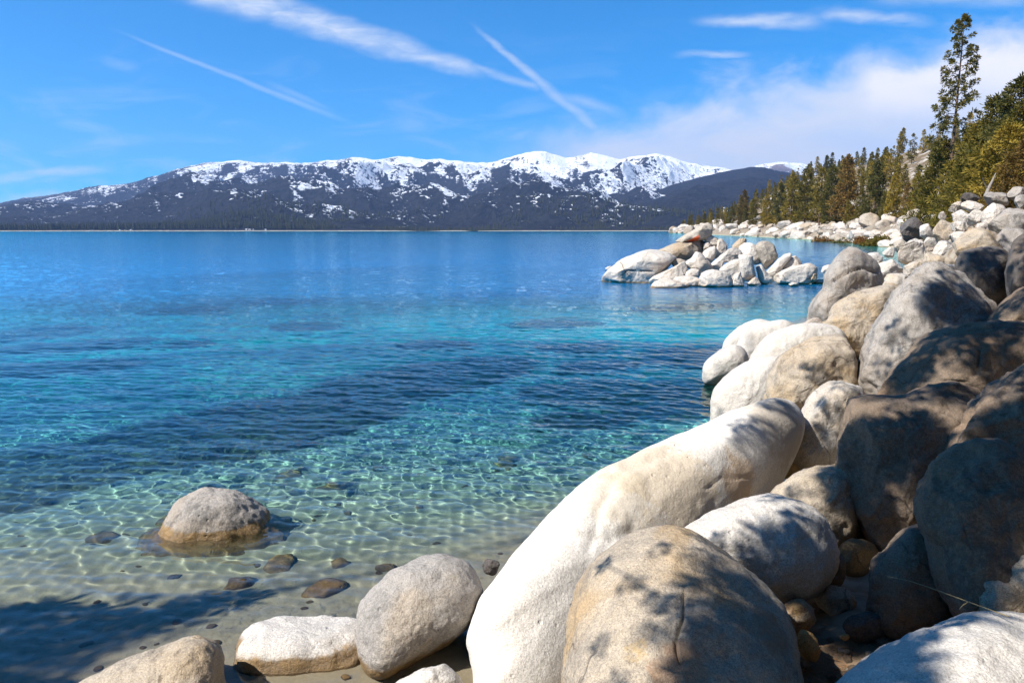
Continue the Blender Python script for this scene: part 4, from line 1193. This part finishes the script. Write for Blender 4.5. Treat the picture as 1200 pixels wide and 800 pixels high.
# ------------------------------------------------------------------ pines behind the photographer; their crowns shade the boulders on the right
bpy.context.view_layer.update()
dg = bpy.context.evaluated_depsgraph_get()
def hit(px, py):
    d = rays(px, py); d = d / np.linalg.norm(d)
    ok, loc, nrm, idx, ob, mx = scene.ray_cast(dg, Vector(CAM), Vector(d))
    return (np.array(loc), ob) if ok else (None, None)
def inside(poly, x, y):
    r = False; n = len(poly)
    for i in range(n):
        (x0, y0), (x1, y1) = poly[i], poly[(i + 1) % n]
        if (y0 > y) != (y1 > y) and x < x0 + (y - y0) / (y1 - y0) * (x1 - x0): r = not r
    return r
SHADE = [  # polygon, density per 100 px
    ([(1112, 285), (1300, 255), (1300, 385), (1140, 385), (1165, 365), (1150, 345), (1118, 330)], 60),
    ([(1100, 345), (1165, 360), (1165, 395), (1110, 420), (1095, 400)], 22),
    ([(1025, 470), (1060, 425), (1090, 405), (1085, 440), (1070, 470)], 9),
    ([(1140, 383), (1300, 375), (1300, 440), (1170, 450), (1150, 440)], 22),
    ([(1040, 455), (1130, 452), (1200, 445), (1300, 470), (1300, 600), (1170, 600), (1140, 560), (1100, 470)], 46),
    ([(1010, 500), (1130, 485), (1140, 560), (1110, 620), (1060, 640), (1020, 590)], 24),
    ([(985, 520), (1015, 510), (1020, 600), (1000, 600)], 12),
    ([(1075, 540), (1160, 525), (1300, 540), (1300, 580), (1170, 600), (1140, 690), (1110, 690)], 38),
    ([(1030, 640), (1110, 625), (1125, 720), (1100, 740), (1030, 740)], 30),
    ([(940, 650), (1020, 620), (1030, 740), (960, 745), (925, 715)], 26),
    ([(985, 810), (1010, 775), (1065, 735), (1052, 770), (1048, 820)], 8),
    ([(955, 625), (980, 640), (975, 690), (940, 700)], 4),
    ([(860, 690), (905, 700), (935, 780), (940, 860), (870, 860), (850, 750)], 15),
    ([(-120, 715), (120, 700), (250, 690), (290, 700), (160, 745), (-120, 800)], 34),
    ([(-120, 760), (60, 745), (110, 770), (60, 830), (-120, 830)], 16),
]
LIT = [[(1150, 610), (1210, 590), (1300, 600), (1300, 720), (1180, 720), (1160, 670)], [(1075, 738), (1180, 715), (1300, 730), (1300, 900), (1075, 900)],
       [(1095, 402), (1140, 395), (1138, 425), (1095, 445)], [(1000, 480), (1085, 462), (1090, 490), (1005, 520)], [(1160, 445), (1220, 430), (1220, 465), (1165, 470)],
       [(1175, 335), (1200, 330), (1200, 375), (1180, 385)]]
SPOTS = [(772, 643, 27, 8), (708, 662, 10, 10), (738, 683, 11, 9), (772, 700, 22, 12), (785, 712, 20, 14), (823, 650, 18, 14), (850, 668, 22, 14), (878, 698, 20, 22), (861, 736, 26, 22), (845, 710, 14, 16), (704, 757, 8, 9), (757, 742, 20, 10), (790, 790, 26, 14), (720, 800, 22, 12), (835, 640, 10, 8),
         (840, 632, 15, 10), (891, 668, 18, 14), (903, 583, 36, 7), (937, 645, 22, 22), (950, 604, 18, 12), (868, 650, 10, 9),
         (874, 502, 28, 12), (895, 475, 8, 5), (844, 485, 6, 4), (929, 484, 13, 20), (912, 524, 20, 16), (893, 545, 14, 18), (900, 505, 14, 10),
         (960, 440, 14, 13), (945, 430, 8, 8), (990, 450, 14, 20), (962, 472, 8, 7), (996, 466, 14, 14), (975, 510, 22, 24), (955, 535, 16, 16), (1000, 520, 10, 18),
         (1048, 390, 15, 13), (1108, 352, 12, 26), (1118, 385, 12, 20), (1035, 430, 16, 8), (1140, 360, 14, 22), (1085, 430, 10, 10),
         (930, 575, 14, 8), (985, 560, 12, 10), (990, 700, 14, 12)]
def sunny(h):
    """does the sun reach this point, were there no pines behind the photographer"""
    return not scene.ray_cast(dg, Vector(h - SUN_DIR * 0.04), Vector(-SUN_DIR))[0]
g = np.random.default_rng(31)
tgt = []
def area(p): return 0.5 * abs(sum(p[i][0] * p[(i + 1) % len(p)][1] - p[(i + 1) % len(p)][0] * p[i][1] for i in range(len(p))))
for poly, dens in SHADE:
    xs_ = [p[0] for p in poly]; ys_ = [p[1] for p in poly]; n = 0; tr_ = 0
    while n < dens * 1.15 and tr_ < 3000:
        tr_ += 1
        x = g.uniform(min(xs_), max(xs_)); y = g.uniform(min(ys_), max(ys_))
        if not inside(poly, x, y) or any(inside(l, x, y) for l in LIT): continue
        h, ob = hit(x, y); n += 1
        if h is not None and sunny(h): tgt.append((h, g.uniform(0.18, 0.32), 70))
for (x, y, rx, ry) in SPOTS:
    k = max(1, int(rx * ry / 150))
    for _ in range(k):
        s = 0.0 if k == 1 else 0.6
        h, ob = hit(x + s * rx * g.uniform(-1, 1), y + s * ry * g.uniform(-1, 1))
        if h is None: continue
        t = (h - CAM) @ np.array([0, CP, -SP])
        tgt.append((h, float(np.clip(1.08 * math.sqrt(rx * ry) * (0.72 if k > 1 else 0.9) * t / F, 0.085, 0.32)), 60))
perp = np.array([-SUN_DIR[1], SUN_DIR[0]]) / math.hypot(SUN_DIR[0], SUN_DIR[1])
trees = {}
for h, r, nb_ in tgt:
    pp = float(h[:2] @ perp)
    k = min(3, max(0, int((pp - 1.5) / 2.6)))
    trees.setdefault(k, []).append((h, r, nb_))
SHL = ["tall pine leaning over the shore, nearest the photographer's shoulder", "tall pine at the shore behind the photographer, second from the water", "tall pine on the left shore whose trunk shadow crosses the shallows", "tall pine on the left shore standing closest to the open lake"]
for k, cl_ in trees.items():
    g2 = np.random.default_rng(90 + k)
    zc = np.array([h[2] + (g2.uniform(3.6, 5.5) if nb_ == 60 else g2.uniform(4.5, 12.0)) for h, r, nb_ in cl_])
    for _ in range(60):
        pos = np.array([h - SUN_DIR * ((zz_ - h[2]) / -SUN_DIR[2]) for (h, r, nb_), zz_ in zip(cl_, zc)])
        qx, qy = to_px(pos); fwd = pos[:, 1] * CP - (pos[:, 2] - 4) * SP
        bad = (fwd > 0.2) & (qy > -170) & (qx > -260) & (qx < 1460)
        if not bad.any(): break
        zc = np.where(bad, zc + 0.6, zc)
    pos = np.array([h - SUN_DIR * ((zz_ - h[2]) / -SUN_DIR[2]) for (h, r, nb_), zz_ in zip(cl_, zc)])
    rad_s = np.array([r for _, r, _ in cl_])
    axis = pos[:, :2].mean(0)
    # the stem stands where its own shadow line runs clear of the sunlit slab
    base_p = {0: -2.6, 1: -1.8, 2: 8.35, 3: 8.35}[k]
    along = SUN_DIR[:2] / np.linalg.norm(SUN_DIR[:2])
    a0 = {0: -9.0, 1: -11.5, 2: -14.5, 3: -18.5}[k]
    bxy = perp * base_p + along * a0
    b3 = np.array([bxy[0], bxy[1], gz_at(*bxy)])
    top = np.array([b3[0], b3[1], 20.0])
    tt = np.linspace(0, 1, 12)[:, None]
    stem = b3 + (top - b3) * np.concatenate([tt ** 1.8, tt ** 1.8, tt], 1) - np.array([0, 0, 0.5]) * (1 - tt)
    acc = Acc(); acc.add(*tube(stem - b3, np.interp(np.linspace(0, 1, 12), [0, 0.7, 0.86, 1], [0.30, 0.19, 0.05, 0.02]), 10))
    order = np.argsort(pos[:, 2])
    for i in order[::14]:
        q = pos[i]; zs = float(np.clip((q[:2] @ along + 0.933 * q[2] - a0) / 0.933 - b3[2] * 0, 2.5, 19.5))
        s0 = np.array([np.interp(zs, stem[:, 2], stem[:, 0]), np.interp(zs, stem[:, 2], stem[:, 1]), zs])
        md = (s0 + q) / 2 + np.array([0, 0, 0.4])
        acc.add(*tube(np.stack([s0, md, q]) - b3, [0.03, 0.018, 0.008], 5))
    cr = Acc()
    for nb_ in (60, 70):
        m_ = np.array([c_[2] == nb_ for c_ in cl_])
        if m_.any():
            R1 = rad_s[m_]
            v, f = blades(g2, pos[m_] - b3, R1, nb_, 0.75 * R1.mean(), 0.13 * R1.mean(), 0.1)
            cr.add(v, f)
    add_tree("pine_tree", (acc.mesh("trunk"), cr.mesh("crown", False)), (M_BARK, M_DARKPINE), b3, SHL[k], group="pines shading the boulders")
# ------------------------------------------------------------------ mountains across the lake
def bx(px, py): 
    d = rays(px, py); return math.atan2(d[0], d[1]), d[2] / math.hypot(d[0], d[1])
SKYL = [(-2200, 262), (-1300, 248), (-800, 252), (-450, 246), (-260, 244), (-120, 243), (0, 237), (30, 232), (60, 228), (90, 223), (115, 217), (135, 217), (150, 215), (180, 207), (215, 196), (240, 191), (262, 190), (280, 188), (310, 191), (335, 190), (360, 191), (380, 188), (395, 188), (412, 184), (440, 187), (465, 183), (485, 185), (500, 187),
        (515, 186), (530, 188), (560, 191), (575, 190), (590, 186), (610, 181), (622, 178), (636, 177), (650, 181), (662, 185), (675, 184), (692, 179), (706, 181), (725, 187), (745, 183), (770, 180), (785, 183), (800, 189), (820, 193), (850, 197), (880, 206), (920, 220), (1000, 235), (1100, 245), (1300, 252), (1500, 262)]
def skyline(pts):
    p = np.array([bx(*q) for q in pts]); return lambda a: np.interp(a, p[:, 0], p[:, 1])
sk = skyline(SKYL)
def massif(name, sky_fn, r0, r1, nA, nR, a0, a1, foot_z, amp, scale, powr, mat, jag=0.0009, back=0.25, seed=0.0):
    aa = np.linspace(a0, a1, nA); uu = np.linspace(0, 1, nR)
    A, Uu = np.meshgrid(aa, uu)
    Rr = r0 + (r1 - r0) * Uu
    X, Y = Rr * np.sin(A), Rr * np.cos(A)
    crest = CAM[2] + sky_fn(A) * r1 + jag * r1 * fbm(p3(A * 90, seed, 0.5), 4)
    rd = ridged(p3(X / scale, Y / scale, 1.7 + seed), 5)
    rd2 = fbm(p3(X / (scale * 0.35), Y / (scale * 0.35), 4.0 + seed), 4)
    prof = Uu ** powr
    envl = np.sin(np.pi * Uu ** 0.8) ** 0.8
    Z = foot_z + (crest - foot_z) * (prof + envl * amp * (rd - 0.95) + envl * 0.05 * rd2)
    lim = CAM[2] + (sky_fn(A) - 0.006 * (1 - Uu) ** 0.6) * Rr
    Z = np.where(Uu < 1, np.minimum(Z, np.maximum(lim, foot_z + 2)), crest)
    Z[0] = -6.0
    # slope down behind the crest
    bR = r1 * (1 + back * np.linspace(0.15, 1, 6))[:, None]
    bX, bY = bR * np.sin(aa), bR * np.cos(aa)
    bZ = crest[-1] * (1 - np.linspace(0.15, 1, 6)[:, None] * 0.9)
    X = np.vstack([X, bX]); Y = np.vstack([Y, bY]); Z = np.vstack([Z, bZ])
    v = np.stack([X, Y, Z], -1).reshape(-1, 3)
    me = mesh_from(name, v, grid_faces(nR + 6, nA)[:, ::-1])
    if me.polygons[0].normal.z < 0: me.flip_normals()
    o = tag(link(name, me, mat), kind="structure")
    return o, (aa, uu, Z[:nR])

def mountain_mat(name, snow_lo, snow_hi, forest=((0.013, 0.017, 0.022), (0.036, 0.036, 0.042)), rock=(0.15, 0.115, 0.105), amount=1.0):
    m = new_mat(name); nt = NT(m.node_tree)
    ge = nt.n("ShaderNodeNewGeometry"); P = ge.outputs["Position"]; ps = nt.sep(P); nz = nt.sep(ge.outputs["Normal"])
    big = nt.noise(P, 0.0011, 5, 0.6); med = nt.noise(P, 0.0045, 6, 0.68); fin = nt.noise(P, 0.030, 6, 0.75)
    gul = nt.noise(nt.n("ShaderNodeMapping", {"Vector": P, "Scale": (1.0, 0.35, 0.25), "Rotation": (0, 0, R(20))}).outputs[0], 0.0042, 6, 0.66)
    fcol = nt.mix(nt.step(fin, 0.35, 0.7), *forest)
    # snow: altitude + gullies, kept off the steepest faces
    alt = nt.n("ShaderNodeMapRange", {0: ps[2], 1: snow_lo, 2: snow_hi, 3: 0.0, 4: 1.0}, clamp=False).outputs[0]
    s = nt.math("ADD", alt, nt.math("MULTIPLY_ADD", gul, 2.0, -1.0))
    s = nt.math("ADD", s, nt.math("MULTIPLY_ADD", med, 1.2, -0.6))
    s = nt.math("ADD", s, nt.math("MULTIPLY_ADD", fin, 3.0, -1.5))
    s = nt.math("ADD", s, nt.step(ps[0], -2600.0, 200.0, 0.0, 0.17))
    s = nt.math("ADD", s, nt.math("MULTIPLY", nz[0], 0.9))
    s = nt.math("ADD", s, nt.math("MULTIPLY_ADD", nz[2], 0.8, -0.62))
    snow = nt.math("MULTIPLY", nt.step(s, 0.52, 0.64), amount)
    treel = nt.step(nt.math("MULTIPLY_ADD", med, 300.0, ps[2]), 1000.0, 1400.0)
    c = nt.mix(treel, fcol, nt.mix(fin, rock, tuple(1.5 * q for q in rock)))
    c = nt.mix(snow, c, (0.82, 0.83, 0.86))
    c = nt.mix(nt.step(nt.math("MULTIPLY_ADD", fin, 3.0, ps[2]), 6.5, 4.0), c, (0.42, 0.37, 0.30))
    d = nt.n("ShaderNodeBump", {"Strength": 0.7, "Distance": 120.0, "Height": nt.math("MULTIPLY_ADD", fin, 0.5, med)})
    b = nt.n("ShaderNodeBsdfPrincipled", {"Base Color": c, "Roughness": 1.0, "Normal": d.outputs[0]})
    b.inputs["Specular IOR Level"].default_value = 0.0
    out(nt, b.outputs[0]); return m

MM = mountain_mat("snowy_range", 250.0, 1420.0)
A0, A1 = bx(-2000, 250)[0], bx(1480, 250)[0]
rng_o, (aa, uu, Zm) = massif("mountain_range", sk, 3600, 11800, 1900, 330, A0, A1, 3.0, 0.30, 2300.0, 1.35, MM)
MM2 = mountain_mat("forested_ridge", 900.0, 1500.0)
sk2 = skyline([(560, 268), (640, 262), (690, 250), (730, 236), (760, 226), (790, 216), (815, 209), (840, 203), (860, 199), (880, 196), (895, 196), (910, 200), (940, 205), (980, 214), (1050, 224), (1200, 240), (1400, 255)])
massif("forested_ridge", sk2, 3500, 7600, 700, 120, bx(560, 250)[0], bx(1400, 250)[0], 2.0, 0.16, 1200.0, 1.1, MM2, seed=3.0, jag=0.0004)
sk4 = skyline([(200, 268), (250, 262), (300, 252), (345, 240), (375, 231), (405, 224), (425, 221), (445, 224), (470, 232), (500, 240), (528, 232), (550, 222), (572, 211), (598, 203), (615, 206), (640, 217), (668, 229), (700, 241), (750, 254), (800, 264)])
MM4 = mountain_mat("speckled_foothills", 380.0, 1150.0)
massif("foothills", sk4, 3560, 8600, 700, 140, bx(200, 250)[0], bx(800, 250)[0], 2.0, 0.30, 1000.0, 1.25, MM4, seed=9.0, jag=0.0006)
sk3 = skyline([(820, 225), (850, 210), (870, 200), (885, 194), (900, 191), (915, 190), (938, 191), (960, 197), (1000, 210), (1060, 225)])
MM3 = mountain_mat("distant_snowy_hill", 900.0, 1500.0)
massif("distant_hill", sk3, 11000, 15500, 240, 60, bx(820, 225)[0], bx(1060, 225)[0], 200.0, 0.2, 1500.0, 1.0, MM3, seed=6.0)

# ------------------------------------------------------------------ forest on the far shore: one mass of distant conifers
g = np.random.default_rng(12)
def z_on(A, u):
    ia = np.clip(np.interp(A, aa, np.arange(len(aa))), 0, len(aa) - 1).astype(int)
    fu = u * (len(uu) - 1); i0 = np.clip(np.floor(fu).astype(int), 0, len(uu) - 2); w_ = fu - i0
    return Zm[i0, ia] * (1 - w_) + Zm[i0 + 1, ia] * w_
n = 9000
Aq = g.uniform(bx(-150, 250)[0], bx(900, 250)[0], n)
uq = np.abs(g.normal(0, 1, n)) * 0.055 + 0.0035
uq[:2600] = g.uniform(0.0032, 0.012, 2600)
zq = z_on(Aq, uq); Rq = 3600 + 8200 * uq
hq = g.uniform(14, 34, n); rq = hq * g.uniform(0.13, 0.2, n)
cx = Rq * np.sin(Aq); cyy = Rq * np.cos(Aq)
th = np.linspace(0, 2 * math.pi, 6, endpoint=False)
ring = np.stack([cx[:, None] + rq[:, None] * np.cos(th), cyy[:, None] + rq[:, None] * np.sin(th), np.broadcast_to((zq + hq * 0.12)[:, None], (n, 6))], -1)
ring2 = np.stack([cx[:, None] + 0.6 * rq[:, None] * np.cos(th + 0.5), cyy[:, None] + 0.6 * rq[:, None] * np.sin(th + 0.5), np.broadcast_to((zq + hq * 0.5)[:, None], (n, 6))], -1)
tip = np.stack([cx, cyy, zq + hq], -1)[:, None]; ft = np.stack([cx, cyy, zq - 2], -1)[:, None]
v = np.concatenate([ring, ring2, tip, ft], 1).reshape(-1, 3)
b0 = (np.arange(n) * 14)[:, None]; j = np.arange(6)[None]; j2 = (np.arange(6)[None] + 1) % 6
q1 = np.stack([b0 + j, b0 + j2, b0 + 6 + j2, b0 + 6 + j], -1).reshape(-1, 4)
t1 = np.stack([b0 + 6 + j, b0 + 6 + j2, b0 + 12 + 0 * j], -1).reshape(-1, 3)
t2 = np.stack([b0 + j2, b0 + j, b0 + 13 + 0 * j], -1).reshape(-1, 3)
tag(link("far_forest", mesh_from("far_forest", v, [q1, t1, t2], False), M_FAR), "dark conifer forest along the far shore under the mountains", "forest", kind="stuff")

# ------------------------------------------------------------------ body of the lake (colour of deep water) and air
wv2 = wv.copy(); wv2[:, 2] += 0.004
idx = np.arange(len(wrad) * len(wang)).reshape(len(wrad), len(wang))
lp = np.concatenate([idx[0, :-1], idx[:-1, -1], idx[-1, ::-1][:-1], idx[::-1, 0][:-1]])
low_ = wv2[lp].copy(); low_[:, 2] = -45
k = len(lp); b0 = len(wv2); j = np.arange(k); j2 = (j + 1) % k
skirt_f = np.stack([lp[j], lp[j2], b0 + j2, b0 + j], -1)
me = mesh_from("lake_depth", np.vstack([wv2, low_]), [grid_faces(len(wrad), len(wang))[:, ::-1], skirt_f, (b0 + np.arange(k))[None, :]])
import bmesh
bm = bmesh.new(); bm.from_mesh(me); bmesh.ops.recalc_face_normals(bm, faces=bm.faces); bm.to_mesh(me); bm.free()
m = new_mat("lake_depth"); nt = NT(m.node_tree)
out(nt, None, nt.n("ShaderNodeVolumeAbsorption", {"Color": (*WATER_TINT, 1), "Density": 1.0}).outputs[0])
tag(link("lake_depth", me, m), kind="structure")
vb = np.array([(x, y, z) for x in (-13000, 13000) for y in (-700, 21000) for z in (-50, 2300)], float)
me = mesh_from("haze", vb, np.array([(0, 1, 3, 2), (4, 6, 7, 5), (0, 4, 5, 1), (2, 3, 7, 6), (0, 2, 6, 4), (1, 5, 7, 3)]), False)
bm = bmesh.new(); bm.from_mesh(me); bmesh.ops.recalc_face_normals(bm, faces=bm.faces); bm.to_mesh(me); bm.free()
m = new_mat("haze"); nt = NT(m.node_tree)
out(nt, None, nt.n("ShaderNodeVolumePrincipled", {"Color": (0.36, 0.55, 1.0, 1), "Density": HAZE, "Anisotropy": 0.2}).outputs[0])
tag(link("haze", me, m), kind="stuff")
# ------------------------------------------------------------------ sun and sky
sd = bpy.data.lights.new("sun", "SUN")
sd.energy = 5.0; sd.angle = R(0.53); sd.color = (1.0, 0.965, 0.90)
sd.cycles.is_caustics_light = True
so = bpy.data.objects.new("sun", sd); COL.objects.link(so)
so.rotation_euler = Vector(SUN_DIR).to_track_quat("-Z", "Y").to_euler()
so.location = (-20, -10, 40)

w = bpy.data.worlds.new("World"); scene.world = w; w.use_nodes = True
w.node_tree.nodes.clear(); nt = NT(w.node_tree)
sky = nt.n("ShaderNodeTexSky", None, sky_type="NISHITA", sun_disc=False, sun_elevation=SUN_EL, sun_rotation=math.atan2(-SUN_DIR[0], -SUN_DIR[1]) % (2 * math.pi),
           altitude=1900.0, air_density=1.0, dust_density=0.4, ozone_density=2.2)
D = nt.n("ShaderNodeTexCoord").outputs["Generated"]; ds = nt.sep(D)
el = nt.math("ARCSINE", ds[2])
yy = nt.math("MAXIMUM", nt.math("ABSOLUTE", ds[1]), 0.05)
U = nt.math("DIVIDE", ds[0], yy); V = nt.math("DIVIDE", ds[2], yy)
def uv(px, py):
    d = rays(px, py); return d[0] / d[1], d[2] / d[1]
UV = nt.combine(U, V, 0.0)
wisp = nt.noise(nt.n("ShaderNodeMapping", {"Vector": UV, "Scale": (4.0, 16.0, 1.0), "Rotation": (0, 0, R(14))}).outputs[0], 1.6, 6, 0.62, 0.8)
fluff = nt.noise(nt.n("ShaderNodeMapping", {"Vector": UV, "Scale": (6.0, 11.0, 1.0)}).outputs[0], 1.5, 7, 0.6, 0.3)
fine = nt.noise(nt.n("ShaderNodeMapping", {"Vector": UV, "Scale": (16.0, 60.0, 1.0), "Rotation": (0, 0, R(24))}).outputs[0], 1.4, 5, 0.6, 0.4)
ahead = nt.step(ds[1], 0.1, 0.3)
def streak(p0, p1, w0, w1, amt, rag=0.6, endfade=0.12):
    u0, v0 = uv(*p0); u1, v1 = uv(*p1)
    L = math.hypot(u1 - u0, v1 - v0); c, s = (u1 - u0) / L, (v1 - v0) / L
    du = nt.math("SUBTRACT", U, u0); dv = nt.math("SUBTRACT", V, v0)
    a = nt.math("DIVIDE", nt.math("MULTIPLY_ADD", du, c, nt.math("MULTIPLY", dv, s)), L)
    b = nt.math("MULTIPLY_ADD", dv, c, nt.math("MULTIPLY", du, -s))
    b = nt.math("MULTIPLY_ADD", nt.math("SUBTRACT", fluff, 0.5), rag * 0.03, b)
    wd = nt.n("ShaderNodeMapRange", {0: a, 1: 0.0, 2: 1.0, 3: w0 / F, 4: w1 / F}).outputs[0]
    k = nt.math("DIVIDE", nt.math("ABSOLUTE", b), wd)
    k = nt.step(k, 1.0, 0.0)
    k = nt.math("MULTIPLY", k, nt.math("MULTIPLY", nt.step(a, 0.0, endfade), nt.step(a, 1.0, 1.0 - endfade)))
    k = nt.math("MULTIPLY", k, nt.math("MULTIPLY_ADD", nt.math("ADD", fine, wisp), rag * 1.9, 1.0 - rag * 1.9))
    return nt.math("MULTIPLY", k, amt * 1.0, clamp=True)
cl = [streak((190, -28), (580, 90), 30, 12, 0.55, 1.1), streak((500, 62), (640, 105), 9, 6, 0.3, 0.8), streak((120, 30), (430, 152), 3.0, 6.0, 0.26, 0.25, 0.3), streak((300, 92), (400, 135), 7, 4, 0.16, 0.5, 0.4),
      streak((545, 22), (730, 178), 3.5, 13, 0.40, 0.6, 0.25), streak((620, 105), (760, 140), 9, 12, 0.25, 0.8, 0.4),
      streak((800, 26), (985, 20), 9, 16, 0.5, 1.1, 0.35), streak((940, 12), (1110, 30), 13, 8, 0.42, 1.1, 0.3), streak((780, 66), (890, 68), 7, 7, 0.4, 0.9, 0.4),
      streak((1000, -5), (1260, -15), 20, 26, 0.45, 0.8, 0.3),
      streak((-40, 212), (150, 196), 12, 7, 0.42, 0.9, 0.3), streak((-40, 238), (120, 224), 12, 9, 0.4, 0.9, 0.4), streak((110, 70), (170, 76), 9, 9, 0.14, 0.9, 0.4)]
# bank of thin high cloud to the right, with a bright cumulus head
def edge(p0, p1):
    u0, v0 = uv(*p0); u1, v1 = uv(*p1)
    L = math.hypot(u1 - u0, v1 - v0); c, s = (u1 - u0) / L, (v1 - v0) / L
    return nt.math("MULTIPLY_ADD", nt.math("SUBTRACT", V, v0), c, nt.math("MULTIPLY", nt.math("SUBTRACT", U, u0), -s))
e1 = nt.math("MULTIPLY_ADD", nt.math("SUBTRACT", fluff, 0.5), 0.14, edge((560, 200), (1000, 95)))
bank = nt.math("MULTIPLY", nt.step(e1, 0.050, -0.030), nt.step(U, uv(480, 200)[0], uv(740, 200)[0]))
bank = nt.math("MULTIPLY", bank, nt.math("MULTIPLY_ADD", wisp, 0.45, 0.70))
e2 = nt.math("MULTIPLY_ADD", nt.math("SUBTRACT", fluff, 0.5), 0.085, edge((1000, 84), (1260, 52)))
cum = nt.math("MULTIPLY", nt.math("MULTIPLY", nt.step(e2, 0.008, -0.02), nt.step(e2, -0.085, -0.02)), nt.step(nt.math("MULTIPLY_ADD", fluff, 0.08, U), uv(1005, 80)[0] + 0.03, uv(1022, 80)[0] + 0.045))
low = nt.math("MULTIPLY", nt.step(V, 0.30, 0.02), nt.step(wisp, 0.46, 0.75))
low = nt.math("MULTIPLY", low, 0.36)
tot = low
for c_ in cl: tot = nt.math("MAXIMUM", tot, c_)
tot = nt.math("MAXIMUM", tot, nt.math("MULTIPLY", bank, 1.0))
tot = nt.math("MULTIPLY", tot, ahead, clamp=True)
cumf = nt.math("MULTIPLY", nt.math("MULTIPLY", cum, ahead), 0.9, clamp=True)
tint = nt.mix(1.0, sky.outputs[0], SKY_TINT, "MULTIPLY")
c = nt.mix(tot, tint, CLOUD_COL)
c = nt.mix(cumf, c, CUM_COL)
bg = nt.n("ShaderNodeBackground", {"Color": c, "Strength": SKY_STRENGTH})
wo = nt.n("ShaderNodeOutputWorld"); w.node_tree.links.new(bg.outputs[0], wo.inputs[0])

vs = scene.view_settings
vs.view_transform = "Standard"; vs.look = "None"; vs.gamma = 1.0; vs.use_curve_mapping = False; vs.exposure = EXPOSURE
cy = scene.cycles
cy.max_bounces = 10; cy.diffuse_bounces = 3; cy.glossy_bounces = 4; cy.transmission_bounces = 6; cy.transparent_max_bounces = 8; cy.volume_bounces = 0
cy.caustics_refractive = True; cy.caustics_reflective = False; cy.blur_glossy = 0.0
cy.sample_clamp_indirect = 3.0
cy.use_denoising = True
